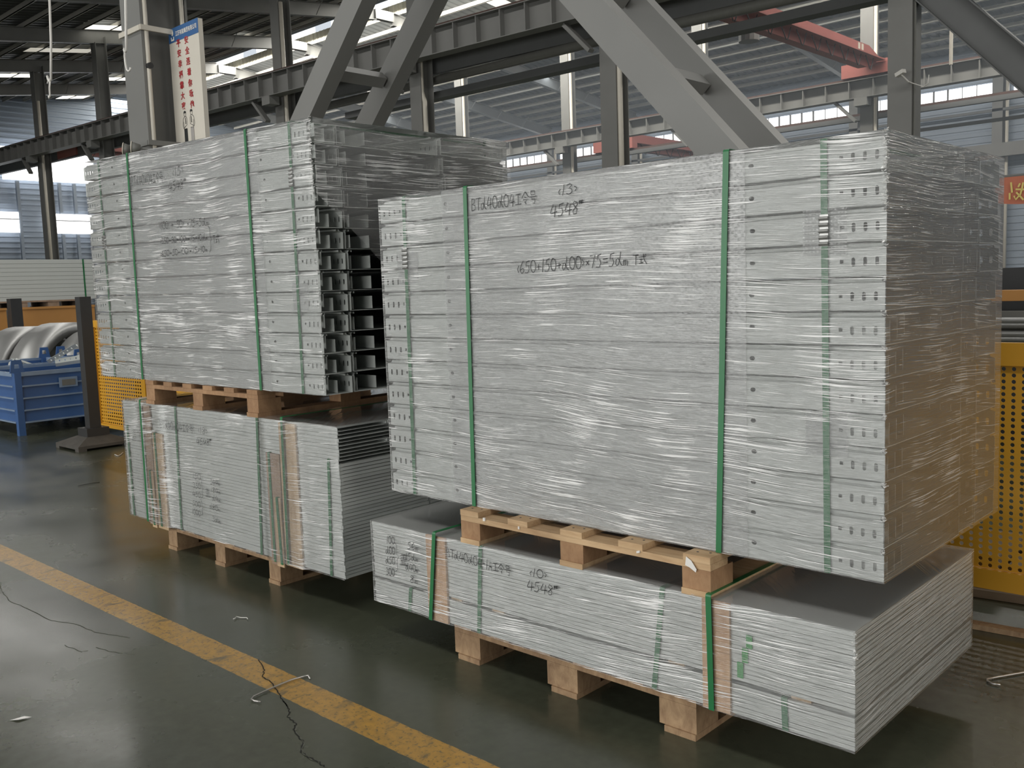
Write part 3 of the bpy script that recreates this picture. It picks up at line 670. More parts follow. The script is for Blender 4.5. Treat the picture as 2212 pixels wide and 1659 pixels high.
# ------------------------------------------------------------------ cable trays
def tray_mesh(L, Wd, h, holesL, holesR, name):
    """channel tray: two webs with slots, joggled top band and inward lip, flat bottom. holes: list of outlines"""
    mb = MB(); t = .002; hz = h*.85
    for side in (0, 1):
        vs, fs = plate([(0, 0), (L, 0), (L, hz), (0, hz)], holesL+holesR, t)
        y = t/2 if side == 0 else Wd-t/2
        mb.add([(v.x, y+(v.z if side == 0 else -v.z), v.y) for v in vs], [f if side == 1 else f for f in fs])
        s = 1 if side == 0 else -1; yb = 0 if side == 0 else Wd; i = .012
        def strip(p0, p1, e0, e1):
            mb.add([(e0, p0[0], p0[1]), (L-e0, p0[0], p0[1]), (L-e1, p1[0], p1[1]), (e1, p1[0], p1[1])], [(0, 1, 2, 3)])
        p = [(yb, hz), (yb+s*.010, hz+.005), (yb+s*.014, h-.001), (yb+s*.016, h), (yb+s*.030, h), (yb+s*.030, h-.008)]
        for a in range(5): strip(p[a], p[a+1], .0 if a < 1 else i, .0 if a < 0 else i)
    mb.box(0, L, 0, Wd, 0, t)
    me = bpy.data.meshes.new(name); me.from_pydata(mb.v, [], mb.f); me.update(); me.materials.append(MT['tray'])
    return me
def inst(me, name, loc, rot=(0, 0, 0)):
    o = bpy.data.objects.new(name, me); COL.objects.link(o); o.location = loc; o.rotation_euler = rot; return o
def strap_loop(x_top, x_bot, y0, y1, z0, z1, e, w=.019, th=.0012, parts=None):
    """flat strap round the bundle in a y-z loop at x"""
    mb = MB(); a, b = y0-e, y1+e; c, d = z0-.0, z1+e; X = lambda z: x_bot+(x_top-x_bot)*(z-z0)/(z1-z0)
    r = .006
    loop = [(a, c), (a, d-r), (a+r*.3, d-r*.3), (a+r, d), (b-r, d), (b, d-r), (b, c)]
    n = len(loop); vs = []; fs = []
    yc, zc = (a+b)/2, (c+d)/2
    for (yy, zz) in loop:
        ny = -1 if yy < yc else 1
        for k in (0, 1):
            for s in (-1, 1):
                o = th*k
                vs.append((X(zz)+s*w/2, yy+(ny*o if zz < d-.001 else 0), zz+(o if zz > d-.004 else 0)))
    for i in range(n-1):
        q = i*4; r4 = q+4
        fs += [(q+2, q+3, r4+3, r4+2), (q, r4, r4+1, q+1), (q, q+2, r4+2, r4), (q+1, r4+1, r4+3, q+3)]
    mb.add(vs, fs)
    return mb
def clip_on(parent, x, y, z):
    mb = MB()
    for k in range(5): mb.tube([(x-.013, y-.004, z-.034+k*.017), (x+.013, y-.004, z-.034+k*.017)], .0055, 8)
    mb.box(x-.012, x+.012, y-.003, y-.001, z-.04, z+.045); o = mb.build('steel_seal', 'clip', parent); o['label'] = 'crimped steel strap seal'; return o
def film_shell(box, mat, faces='FTLRB', name='stretch_film', shear=None, n=24, wob=.002, rend=None, bulges=()):
    x0, x1, y0, y1, z0, z1 = box; mb = MB(); sh = shear or (lambda x, z: z)
    def grid(o, u, v, nu, nv):
        vs = []; fs = []
        for j in range(nv+1):
            for i in range(nu+1):
                p = Vector(o)+Vector(u)*(i/nu)+Vector(v)*(j/nv)
                p = Vector((p.x, p.y, sh(p.x, p.z)))
                if 0 < i < nu and 0 < j < nv:
                    nrm = Vector(u).cross(Vector(v)).normalized(); p += nrm*random.uniform(0, 1)*wob
                if bulges and abs(p.y-y0) < .02:
                    for bx0, bx1, bz, off in bulges:
                        dxx = max(bx0-p.x, p.x-bx1, 0); k = max(0, 1-dxx/.05)*(1 if p.z < bz else 0); p.y = min(p.y, y0-off*k)
                vs.append(p)
        for j in range(nv):
            for i in range(nu): a = j*(nu+1)+i; fs.append((a, a+1, a+nu+2, a+nu+1))
        mb.add(vs, fs)
    dx, dy, dz = x1-x0, y1-y0, z1-z0
    if 'F' in faces: grid((x0, y0, z0), (dx, 0, 0), (0, 0, dz), n*4 if bulges else n, 12)
    if 'B' in faces: grid((x1, y1, z0), (-dx, 0, 0), (0, 0, dz), n, 12)
    if 'T' in faces: grid((x0, y0, z1), (dx, 0, 0), (0, dy, 0), n, 10)
    if 'R' in faces: grid((x1, y0, z0), (0, dy, 0), (0, 0, dz), 12, 12)
    if 'L' in faces: grid((x0, y1, z0), (0, -dy, 0), (0, 0, dz), 12, 12)
    if rend: mb.add(*rend)
    return mb.build(name, mat, None, True)
def pallet(label, x0, x1, y0, y1, z0, z1, blk, decks, mats, skid=.02, t=.02, protr=None):
    """deck boards run in depth, one stringer board along x under them, blocks, skids in depth"""
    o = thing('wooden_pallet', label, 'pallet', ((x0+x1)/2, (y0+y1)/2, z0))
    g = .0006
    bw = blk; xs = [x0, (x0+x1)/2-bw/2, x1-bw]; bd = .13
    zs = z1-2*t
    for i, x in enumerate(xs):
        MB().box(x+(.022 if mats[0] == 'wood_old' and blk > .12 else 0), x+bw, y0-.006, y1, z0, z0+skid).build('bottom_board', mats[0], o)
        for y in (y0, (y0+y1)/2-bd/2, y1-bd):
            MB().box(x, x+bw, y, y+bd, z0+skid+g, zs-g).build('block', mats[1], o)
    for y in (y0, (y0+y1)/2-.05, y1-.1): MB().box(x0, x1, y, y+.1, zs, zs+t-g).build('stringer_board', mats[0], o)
    n = decks; dw = .095
    for i in range(n):
        x = x0+(x1-x0-dw)*i/(n-1); b = MB().box(x, x+dw, y0-.002, y1+.002, z1-t, z1).build('deck_board', mats[0], o)
        for k in (-.018, .02): MB().tube([(x+dw/2+k, y0+.04+k*.3, z1-.0005), (x+dw/2+k, y0+.04+k*.3, z1+.0006)], .004, 8).build('nail_head', 'black', b)
    return o

# ---- right upper bundle (13 layers of trays)
UX0, UX1, UY, UZ0, UZ1 = -3.018, -.973, 2.47, .6165, 1.806
UL = UX1-UX0; UH = (UZ1-UZ0)/13
def slots(x, zc, flip=False):
    s = -1 if flip else 1
    H = [slot(x+s*o, zc, .010, .024) for o in (.024, .056, .088)]
    c = x+s*.120; q = .005; H.append([(c-q, zc+.002-q), (c+q, zc+.002-q), (c+q, zc+.002+q), (c-q, zc+.002+q)])
    H.append(slot(x+s*.385, zc+.009, .017, .012)); return H
hl = slots(0, UH*.42); hr = slots(UL, UH*.42, True)
UW = (.60, .15, .20)
meU = [tray_mesh(UL, w, UH-.0055, hl, hr, 'cable_tray') for w in UW]
wordsU = ('wide front', 'narrow middle', 'rear')
for i in range(13):
    z = UZ0+UH*(12-i); y = UY
    for j, w in enumerate(UW):
        if not (j and i < 2 and False):
            dx = (0 if j == 0 else random.uniform(-.012, -.002))+(random.uniform(-.002, .002) if 0 < i < 12 else 0)
            o = inst(meU[j], 'cable_tray', (UX0+dx, y+.001+(random.uniform(0, .003) if j == 0 else 0), z))
            tag(o, 'grey %s cable tray in the %s layer of the right upper bundle' % (wordsU[j], ORD[i]), 'cable tray', 'cable trays of the right upper bundle')
        y += w+.012
UY1 = UY+sum(UW)+.03
# splice plates slipped into the tray ends
pl = bpy.data.meshes.new('splice_plate'); b_ = MB().box(-.17, 0, 0, .0018, 0, .058); pl.from_pydata(b_.v, [], b_.f); pl.materials.append(MT['tray'])
def splice(x, y, z, lab, grp): tag(inst(pl, 'splice_plate', (x, y, z)), lab, 'plate', grp)
for i in range(5, 13):
    for j in range(3):
        splice(UX1-.004, UY+.035+.05*j+.004*(i % 3), UZ0+UH*(12-i)+.006+.005*j, 'flat grey splice plate standing in the tray ends of the right upper bundle', 'splice plates in the right upper bundle')
# ---- left upper bundle (13 layers, leaning open to the left)
AX0, AX1, AY, AZ0, AZ1 = -5.815, -3.503, 2.50, .983, 2.203
AL = AX1-AX0; AH = (AZ1-AZ0)/13; ATILT = .066
def shearA(x, z): return z+(z-AZ0)/(AZ1-AZ0)*ATILT*(AX1-x)/AL
hl = slots(0, AH*.42); hr = slots(AL, AH*.42, True)
AW = (.150, .62, .44)
meA = [tray_mesh(AL, w, AH-.0055, hl, hr, 'cable_tray') for w in AW]
wordsA = ('narrow front', 'wide middle', 'rear')
for i in range(13):
    z = AZ0+AH*(12-i); y = AY; ang = math.atan(ATILT*(12-i)/13/AL)
    jx = random.uniform(-.006, .006)+(-.03 if i < 2 else 0)
    for j, w in enumerate(AW):
        dx = jx+(random.uniform(-.004, .004) if j == 0 else random.uniform(-.01, .004))
        # pivot about the right end
        o = inst(meA[j], 'cable_tray', (AX0+dx, y+.001, z+math.tan(ang)*AL), (0, ang, 0))
        tag(o, 'grey %s cable tray in the %s layer of the left upper bundle' % (wordsA[j], ORD[i]), 'cable tray', 'cable trays of the left upper bundle')
        y += w+.014
AY1 = AY+sum(AW)+.03
for i in range(13):
    z = AZ0+AH*(12-i)
    splice(AX1-.004, AY+.02, z+.022, 'small splice plate leaning in the front trays of the left upper bundle', 'splice plates in the front trays of the left upper bundle')
    splice(AX1-.010, AY+.075, z+.004, 'small splice plate leaning in the front trays of the left upper bundle', 'splice plates in the front trays of the left upper bundle')
    splice(AX1-.012, AY+.19, z+.006, 'splice plate standing in the wide trays of the left upper bundle', 'splice plates in the wide trays of the left upper bundle')
    splice(AX1-.010, AY+.30, z+.006, 'splice plate standing in the wide trays of the left upper bundle', 'splice plates in the wide trays of the left upper bundle')

# ------------------------------------------------------------------ tray covers (flat lidded sheets)
def cover_mesh(L, Wd, h, hollow=False):
    mb = MB(); t = .0016; g = .0011
    mb.add([(0, 0, h), (L, 0, h), (L, Wd, h), (0, Wd, h)], [(0, 1, 2, 3)])
    mb.box(0, L, 0, t, g, h).box(0, L, Wd-t, Wd, g, h).box(0, L, .006, .016, .0006, .0018).box(0, L, Wd-.016, Wd-.006, .0006, .0018)
    if hollow: mb.box(0, L, .004, Wd-.004, h-.003, h-.0006)
    else: mb.box(.001, L-.001, .003, Wd-.003, .0022, h-.0006)
    me = bpy.data.meshes.new('tray_cover'); me.from_pydata(mb.v, [], mb.f); me.update(); me.materials.append(MT['cover']); return me
LX0, LX1, LY, LZ0, LZ1, LY1 = -3.09, -1.022, 2.404, .148, .486, 3.37
nl = 24; gapz = .013; ch = (LZ1-LZ0-gapz)/nl
meL = cover_mesh(LX1-LX0, LY1-LY, ch*.985)
for i in range(nl):
    k = nl-1-i; z = LZ0+ch*k+(gapz if k >= 7 else 0)
    o = inst(meL, 'tray_cover', (LX0+random.uniform(-.002, .004), LY+random.uniform(.0, .003), z))
    tag(o, 'flat grey tray cover, %s sheet of the right lower bundle' % ORD[i], 'tray cover', 'tray covers of the right lower bundle')
for px in (1075, 985, 1460, 1730):
    c = at(px, 1240+(px-800)*.28, 1, LY+.01)
    tag(MB().box(c.x-.03, c.x+.03, LY+.012, LY1-.01, LZ0+7*ch+.0005, LZ0+7*ch+gapz-.0008).build('timber_spacer', 'lath_tan'), 'thin wooden slat in the gap between covers of the right lower bundle', 'spacer', 'timber spacers inside the right lower bundle')
BX0, BX1, BY, BZ0, BZ1, BY1 = -5.53, -3.407, 2.485, .152, .846, 3.62
nb = 42; cb_ = (BZ1-BZ0)/nb
wB = [.42, .30, .40]
meB = {}
def mB(w, hollow=False):
    k = (round(w, 2), hollow)
    if k not in meB: meB[k] = cover_mesh(BX1-BX0, k[0], cb_*.985, hollow)
    return meB[k]
for i in range(nb):
    k = nb-1-i; z = BZ0+cb_*k; sp = .28+.14*(i % 5)/4 if i < 10 else .52
    j = random.uniform(-.004, .003)
    o = inst(mB(sp, i < 10), 'tray_cover', (BX0+j, BY+random.uniform(0, .003), z)); tag(o, 'flat grey tray cover, %s front sheet of the left lower bundle' % ORD[i], 'tray cover', 'front tray covers of the left lower bundle')
    o = inst(mB(1.12-round(sp, 2), i < 10), 'tray_cover', (BX0+random.uniform(-.006, .004), BY+round(sp, 2)+.008, z)); tag(o, 'flat grey tray cover, %s rear sheet of the left lower bundle' % ORD[i], 'tray cover', 'rear tray covers of the left lower bundle')

# ------------------------------------------------------------------ pallets
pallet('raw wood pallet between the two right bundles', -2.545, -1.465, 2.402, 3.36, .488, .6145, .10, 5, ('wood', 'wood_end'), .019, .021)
pallet('weathered wood pallet on the floor under the right lower bundle', -2.645, -1.545, 2.438, 3.36, 0, .147, .139, 6, ('wood_old', 'wood_old'), .02, .02)
pallet('brown wood pallet between the two left bundles', -5.205, -4.035, 2.482, 3.6, .8475, .9815, .10, 6, ('wood_end', 'wood_end'), .022, .022)
pallet('weathered wood pallet on the floor under the left lower bundle', -5.14, -3.99, 2.52, 3.6, 0, .151, .10, 6, ('wood_old', 'wood_old'), .02, .02)
# foam scraps nipped under deck boards of the right upper pallet
for px, py, w, h, tl in ((1046, 1122, .010, .012, .1), (1121, 1140, .005, .010, 0), (1379, 1192, .012, .007, .3)):
    c = at(px, py, 1, 2.399); tag(MB().obox(c, (w/2, 0, w*tl/2), (0, .0025, 0), (0, 0, h/2)).build('foam_scrap', 'foam'), {1046: 'square white scrap on the left end of the raw pallet board', 1121: 'tiny white scrap below the second deck board of the raw pallet', 1379: 'white scrap below the fourth deck board of the raw pallet'}[px], 'scrap')
c = at(1492, 1219, 1, 2.396); tag(MB().add([c+Vector(v) for v in ((-.016, 0, .022), (.002, 0, .012), (.022, -.002, -.012), (.018, -.001, -.022), (-.004, -.001, -.010), (-.020, 0, -.006))], [(0, 5, 4, 1), (1, 4, 3, 2)]).build('torn_film_scrap', 'foam'), 'torn white film scrap at the right end of the raw pallet board', 'scrap')

# ------------------------------------------------------------------ bubble wrap, straps, laths, film
def bubble(x0, x1, y0, y1, z0, z1, lab, sh=None):
    return tag(film_shell((x0, x1, y0-.004, y1+.004, z0, z1+.004), 'bubble', 'FT', 'bubble_wrap', sh, 16, .0015), lab, 'bubble wrap')
bubble(-2.648, -1.375, UY, UY1, UZ0+.002, UZ1, 'bubble wrap sheet round the middle of the right upper bundle')
bubble(-5.327, -3.925, AY, AY1, AZ0+.002, AZ1, 'bubble wrap sheet round the middle of the left upper bundle', shearA)
def patch(px, py, y, lab):
    c = at(px, py, 1, y); tag(film_shell((c.x-.062, c.x+.062, y-.003, y, c.z-.065, c.z+.06), 'bubble', 'F', 'bubble_wrap', None, 6, .0006), lab, 'bubble wrap')
patch(1782, 500, UY, 'bubble wrap scrap behind the steel seal near the top right of the right upper bundle')
patch(1786, 935, UY, 'bubble wrap scrap behind the right strap, lower half of the right upper bundle')
patch(882, 578, UY, 'bubble wrap scrap behind the steel seal at the left of the right upper bundle')
patch(650, 640, AY, 'bubble wrap scrap behind the right strap of the left upper bundle')
def strap(xt, xb, box, e, lab, seal=None):
    x0, x1, y0, y1, z0, z1 = box
    o = thing('packing_strap', lab, 'strap', (xt, y0, z0)); strap_loop(xt, xb, y0, y1, z0, z1, e).build('band', 'strap', o)
    if seal: clip_on(o, xb+(xt-xb)*(seal-z0)/(z1-z0), y0-e-.001, seal)
    return o
uB = (UX0, UX1, UY, UY1, UZ0, UZ1)
strap(-2.866, -2.878, uB, .004, 'green strap under the film near the left end of the right upper bundle', at(880, 560, 1, UY).z)
strap(-1.139, -1.128, uB, .004, 'green strap under the film near the right end of the right upper bundle', at(1778, 500, 1, UY).z)
strap(-2.513, -2.530, uB, .0105, 'bright green strap over the film, left of the middle of the right upper bundle')
strap(-1.431, -1.471, uB, .0105, 'bright green strap over the film, right of the middle of the right upper bundle')
aB = lambda x: (AX0, AX1, AY, AY1, AZ0, shearA(x, AZ1))
strap(-5.629, -5.627, aB(-5.63), .004, 'green strap under the film near the left end of the left upper bundle', at(225, 525, 1, AY).z)
strap(-3.661, -3.668, aB(-3.66), .004, 'green strap under the film near the right end of the left upper bundle', at(628, 385, 1, AY).z)
strap(-5.243, -5.256, aB(-5.25), .0105, 'bright green strap over the film, left side of the left upper bundle')
strap(-4.015, -4.015, aB(-4.015), .0105, 'bright green strap over the film, right side of the left upper bundle')
lB = (LX0, LX1, LY, LY1, LZ0, LZ1)
def lath(x0, x1, z0, z1, y, mat, lab, th=.010, tilt=0): return tag(MB().add([(x0+tilt, y-th, z1), (x1+tilt, y-th, z1), (x1, y-th, z0), (x0, y-th, z0), (x0+tilt, y, z1), (x1+tilt, y, z1), (x1, y, z0), (x0, y, z0)], [(0, 3, 2, 1), (4, 5, 6, 7), (0, 1, 5, 4), (3, 7, 6, 2), (0, 4, 7, 3), (1, 2, 6, 5)]).build('wooden_lath', mat), lab, 'lath')
lath(-2.742, -2.632, .147, .488, LY-.001, 'lath', 'orange wooden lath under the strap at the left of the right lower bundle')
lath(-1.492, -1.398, .147, .488, LY-.001, 'lath', 'orange wooden lath under the strap at the right of the right lower bundle')
strap(-2.682, -2.722, lB, .0215, 'bright green strap over the left orange lath of the right lower bundle')
strap(-1.462, -1.456, lB, .0215, 'bright green strap over the right orange lath of the right lower bundle')
strap(-2.444, -2.469, lB, .004, 'green strap under the film, left half of the right lower bundle')
strap(-1.638, -1.676, lB, .004, 'green strap under the film, right half of the right lower bundle')
sB = (LX0, LX1, LY, LY1, LZ0, LZ0+7*ch)
strap(-2.856, -2.868, sB, .003, 'short green strap on the lowest covers at the left end of the right lower bundle')
strap(-1.228, -1.224, sB, .003, 'short green strap on the lowest covers at the right end of the right lower bundle')
mb = MB(); mb.box(-1.347, -1.327, LY-.005, LY-.0035, .365, .405).box(-1.361, -1.341, LY-.005, LY-.0035, .318, .363).box(-1.377, -1.357, LY-.005, LY-.0035, .268, .316)
tag(mb.build('tape_mark', plain('light_green_tape', (.03, .33, .06), .5, var=.1)), 'stepped light green tape mark on the cover edges beside the right orange lath', 'tape')
bB = (BX0, BX1, BY, BY1, BZ0, BZ1)
lath(-5.262, -5.170, .137, .838, BY-.001, 'lath_grey', 'tall grey-brown lath at the left of the left lower bundle')
lath(-5.160, -5.040, .128, .683, BY-.001, 'lath_tan', 'half-height tan lath beside the tall grey-brown lath of the left lower bundle')
lath(-5.215, -5.163, .127, .46, BY-.0115, 'lath_tan', 'short narrow lath between two taller laths of the left lower bundle', .008)
lath(-3.860, -3.722, .142, .838, BY-.001, 'lath_tan', 'tall tan lath at the right of the left lower bundle')
lath(-3.985, -3.868, .128, .682, BY-.001, 'lath_grey', 'half-height brown lath beside the tall tan lath of the left lower bundle')
lath(-3.925, -3.866, .128, .47, BY-.0115, 'lath_tan', 'short lath in front of the half-height brown lath of the left lower bundle', .008)
strap(-5.256, -5.266, bB, .0225, 'bright green strap over the tall grey-brown lath of the left lower bundle')
strap(-3.812, -3.825, bB, .0225, 'bright green strap over the tall tan lath of the left lower bundle')
strap(-4.878, -4.902, bB, .004, 'green strap under the film, left half of the left lower bundle')
strap(-4.055, -4.087, bB, .004, 'green strap under the film, right half of the left lower bundle')
b1 = (BX0, BX1, BY, BY1, BZ0, .695)
strap(-5.483, -5.477, b1, .004, 'faint green strap at the left end of the left lower bundle')
strap(-3.481, -3.506, b1, .004, 'green strap at the right end of the left lower bundle')
strap(-5.126, -5.116, (BX0, BX1, BY-.0112, BY1, BZ0-.01, .683), .002, 'green strap over the half-height tan lath of the left lower bundle')
strap(-3.955, -3.954, (BX0, BX1, BY-.0112, BY1, BZ0-.01, .683), .002, 'green strap over the half-height brown lath of the left lower bundle')
strap(-5.200, -5.188, (BX0, BX1, BY-.0200, BY1, BZ0-.01, .46), .002, 'short green strap over the short narrow lath of the left lower bundle')
strap(-3.894, -3.881, (BX0, BX1, BY-.0200, BY1, BZ0-.01, .47), .002, 'short green strap over the short lath at the right of the left lower bundle')

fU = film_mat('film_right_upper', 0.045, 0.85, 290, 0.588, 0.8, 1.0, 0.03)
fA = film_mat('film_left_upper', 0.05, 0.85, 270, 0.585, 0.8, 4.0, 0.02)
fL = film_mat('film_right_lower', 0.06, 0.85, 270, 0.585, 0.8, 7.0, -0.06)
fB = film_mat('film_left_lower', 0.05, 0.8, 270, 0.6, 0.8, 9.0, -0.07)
FO = .0065; FE = .003
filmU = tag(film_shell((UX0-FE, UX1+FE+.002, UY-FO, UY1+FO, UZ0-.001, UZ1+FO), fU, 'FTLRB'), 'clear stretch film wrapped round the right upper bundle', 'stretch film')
# the left bundle's film covers the end only near the top and sags towards the back
vs = []; fs = []
for j in range(9):
    for i in range(11):
        y = AY-FO+(AY1+FO-AY+FO)*i/10; zt = AZ1+FO-.10*math.sin(PI*min(1, i/8))*.35; zlow = AZ1-.32-.55*min(1, i/5)
        vs.append(Vector((AX1+FO+.02+random.uniform(-.006, .006), y, zlow+(zt-zlow)*j/8)))
for j in range(8):
    for i in range(10): a = j*11+i; fs.append((a, a+1, a+12, a+11))
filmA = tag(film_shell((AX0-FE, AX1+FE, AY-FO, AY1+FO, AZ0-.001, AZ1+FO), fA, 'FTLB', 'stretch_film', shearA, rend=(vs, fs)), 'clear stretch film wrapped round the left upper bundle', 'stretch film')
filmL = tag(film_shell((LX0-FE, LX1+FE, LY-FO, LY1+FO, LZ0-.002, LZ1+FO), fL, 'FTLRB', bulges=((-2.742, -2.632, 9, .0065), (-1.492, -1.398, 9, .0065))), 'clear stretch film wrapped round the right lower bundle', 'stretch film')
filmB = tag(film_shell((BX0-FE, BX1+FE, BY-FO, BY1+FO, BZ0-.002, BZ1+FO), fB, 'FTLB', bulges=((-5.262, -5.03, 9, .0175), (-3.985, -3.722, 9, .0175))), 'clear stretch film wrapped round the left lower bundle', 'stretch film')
# crumpled gathers of film on the right-hand edges
def crumple(film, x, y, z0, z1, n, shear=None):
    mb = MB()
    for i in range(n):
        z = random.uniform(z0, z1); c = Vector((x+random.uniform(-.006, .004), y-.004+random.uniform(-.004, .006), z)); q = [c+Vector((random.uniform(-.007, .005), random.uniform(-.005, .007), random.uniform(-.004, .004))) for _ in range(4)]
        mb.add(q, [(0, 1, 2), (0, 2, 3)])
    mb.build('crumpled_edge', 'crumple', film)
crumple(filmU, UX1+.003, UY-.004, UZ1-.20, UZ1+.012, 170)
for i in range(3, 13): crumple(filmU, UX1+.003, UY-.003, UZ0+UH*(13-i)-.012, UZ0+UH*(13-i), 14)
crumple(filmA, AX1+.004, AY-.004, AZ1-.36, AZ1+.012, 200)
for i in range(4, 13): crumple(filmA, AX1+.003, AY-.003, AZ0+AH*(13-i)-.014, AZ0+AH*(13-i), 14)
crumple(filmL, LX1+.003, LY-.003, LZ1-.12, LZ1+.006, 40)
# ------------------------------------------------------------------ handwriting on the film
def arc(cx, cy, rx, ry, a0, a1, n=10): return [(cx+rx*math.cos(math.radians(a0+(a1-a0)*k/n)), cy+ry*math.sin(math.radians(a0+(a1-a0)*k/n))) for k in range(n+1)]
G = {
 '0': (.62, [arc(.3, .5, .26, .48, 100, 470, 16)]), '1': (.34, [[(.22, 1), (.1, 0)]]),
 '2': (.72, [[(.52, 1), (.45, .6), (.3, .12), (.14, .02), (.04, .2), (.12, .5), (.3, .55), (.42, .35), (.52, .1), (.66, .02)]]),
 '3': (.55, [[(.08, .92), (.3, 1), (.44, .85), (.2, .58), (.42, .45), (.44, .2), (.22, 0), (.02, .1)]]),
 '4': (.68, [[(.3, .95), (.05, .35), (.1, .28), (.62, .38)], [(.52, .85), (.4, 0)]]),
 '5': (.6, [[(.2, .9), (.14, .55), (.38, .6), (.48, .3), (.3, .02), (.02, .05)], [(.2, .9), (.52, .98)]]),
 '6': (.58, [[(.42, 1), (.15, .6), (.05, .25), (.25, .0), (.48, .2), (.4, .42), (.1, .3)]]),
 '7': (.55, [[(.04, .9), (.5, .98), (.2, 0)]]), '8': (.58, [[(.42, .88), (.2, .98), (.1, .78), (.42, .35), (.35, .05), (.12, .03), (.05, .25), (.48, .75), (.42, .88)]]),
 'B': (.62, [[(.12, .95), (.08, 0)], [(.1, .95), (.42, .9), (.4, .62), (.12, .52), (.48, .4), (.5, .1), (.06, .0)]]),
 'T': (.55, [[(.02, .92), (.55, .96)], [(.3, .94), (.26, 0)]]), 'A': (.6, [[(.05, 0), (.3, .95), (.5, 0)], [(.14, .38), (.45, .36)]]),
 'm': (.5, [[(.05, .4), (.05, 0)], [(.05, .3), (.18, .42), (.2, .02)], [(.2, .32), (.34, .42), (.38, 0)]]),
 '+': (.55, [[(.05, .4), (.48, .45)], [(.27, .62), (.25, .2)]]), '=': (.6, [[(.1, .58), (.5, .62)], [(.1, .32), (.5, .36)]]),
 'x': (.45, [[(.08, .55), (.34, .28)], [(.34, .58), (.08, .25)]]), '(': (.32, [[(.25, .62), (.12, .4), (.2, .12)]]), ')': (.35, [[(.06, .7), (.22, .5), (.1, .25)]]),
 '#': (.45, [[(.12, 1), (.08, .7)], [(.28, 1.02), (.24, .72)], [(.02, .92), (.38, .95)], [(.02, .8), (.38, .83)]]), '-': (.45, [[(.05, .5), (.38, .52)]]), ' ': (.5, []),
 '工': (.75, [[(.12, .85), (.62, .88)], [(.38, .86), (.36, .12)], [(.05, .1), (.7, .13)]]),
 '令': (.85, [[(.42, 1), (.05, .55)], [(.42, 1), (.8, .58)], [(.34, .6), (.5, .56)], [(.2, .42), (.6, .44), (.42, .2)], [(.36, .24), (.5, .05)]]),
 '号': (.85, [[(.22, 1), (.22, .72), (.62, .74), (.62, 1), (.22, 1)], [(.05, .55), (.8, .58)], [(.3, .55), (.26, .36), (.64, .38), (.58, .02), (.42, .08)]]),
 '式': (.9, [[(.05, .72), (.8, .76)], [(.5, 1), (.6, .4), (.85, .02)], [(.7, .98), (.8, .86)], [(.12, .48), (.42, .5)], [(.27, .48), (.26, .12)], [(.08, .08), (.46, .16)]]),
 '盖': (.9, [[(.3, 1), (.38, .9)], [(.62, 1), (.54, .9)], [(.15, .86), (.8, .86)], [(.2, .72), (.76, .72)], [(.08, .58), (.86, .58)], [(.48, .86), (.48, .58)], [(.2, .44), (.2, .1)], [(.2, .44), (.74, .44), (.74, .1)], [(.38, .42), (.38, .1)], [(.56, .42), (.56, .1)], [(.04, .08), (.9, .08)]]),
 '}': (.4, [[(.05, 1), (.2, .92), (.2, .58), (.34, .5), (.2, .42), (.2, .08), (.05, 0)]]),
}
def write(mb, txt, p0, p1, hpx, y, wdt=.0026, hs=1.0):
    """txt along the photo line p0 -> p1 (baseline), glyph height hpx at p0, on the plane y"""
    a, b = at(*p0, 1, y), at(*p1, 1, y); top = at(p0[0], p0[1]-hpx, 1, y); hh = top.z-a.z
    adv = sum(G[c][0] for c in txt); d = b-a; x = 0
    if isinstance(mb, tuple): film, mb = mb[0], MB()
    else: film = None
    for c in txt:
        w, st = G[c]
        for s in st:
            pts = [a+d*((x+px)/adv)+Vector((0, 0, hh*(pz+random.uniform(-.012, .012)))) for px, pz in s]
            mb.ribbon(pts, wdt, (0, -1, 0))
        x += w
    if film: mb.build('handwritten_line', 'ink', film)
yU = UY-FO-.003; mb = (filmU, 0)
write(mb, 'BT240204工令号', (1018, 456), (1160, 440), 27, yU, .0028); write(mb, '(13)', (1203, 424), (1250, 416), 22, yU, .003)
write(mb, '4548#', (1188, 470), (1262, 460), 28, yU, .0028); write(mb, '(650+150+200)x75=52m', (1116, 592), (1358, 573), 27, yU, .0028); write(mb, 'T式', (1368, 572), (1398, 570), 22, yU, .0026)

yA = AY-FO-.003; mb = (filmA, 0)
write(mb, 'BT240204工令号', (284, 402), (353, 394), 22, yA, .0030); write(mb, '(15)', (372, 382), (397, 376), 20, yA, .0028); write(mb, '4548#', (364, 414), (403, 406), 21, yA, .0030)
write(mb, '(100 + 50) x75=52m', (344, 496), (451, 487), 17, yA, .003); write(mb, '(350+50+100)x75=102m', (346, 527), (449, 518), 13, yA, .003); write(mb, '(650+50+100)x75=10m', (346, 555), (449, 544), 13, yA, .003)
write(mb, '}', (452, 544), (460, 544), 56, yA, .003); write(mb, 'T式', (460, 526), (474, 524), 18, yA, .003)

yL = LY-FO-.004; mb = (filmL, 0)
for tx, p0, p1 in (('100', (835, 1174), (853, 1176)), ('200', (833, 1196), (854, 1198)), ('250', (833, 1217), (854, 1220)), ('300', (834, 1242), (853, 1245)), ('56m', (880, 1186), (904, 1190)), ('152m', (876, 1210), (904, 1214)), ('240m', (876, 1231), (904, 1238)), ('8m', (886, 1258), (904, 1262))): write(mb, tx, p0, p1, 16, yL, .0026)
write(mb, '}', (854, 1234), (864, 1236), 62, yL, .002); write(mb, '盖', (863, 1222), (880, 1224), 26, yL, .0025)
write(mb, 'BT240204-1A工令号', (964, 1203), (1104, 1246), 20, yL, .0026); write(mb, '(10)', (1142, 1244), (1184, 1252), 18, yL, .0028); write(mb, '4548#', (1138, 1274), (1207, 1290), 22, yL, .0028)

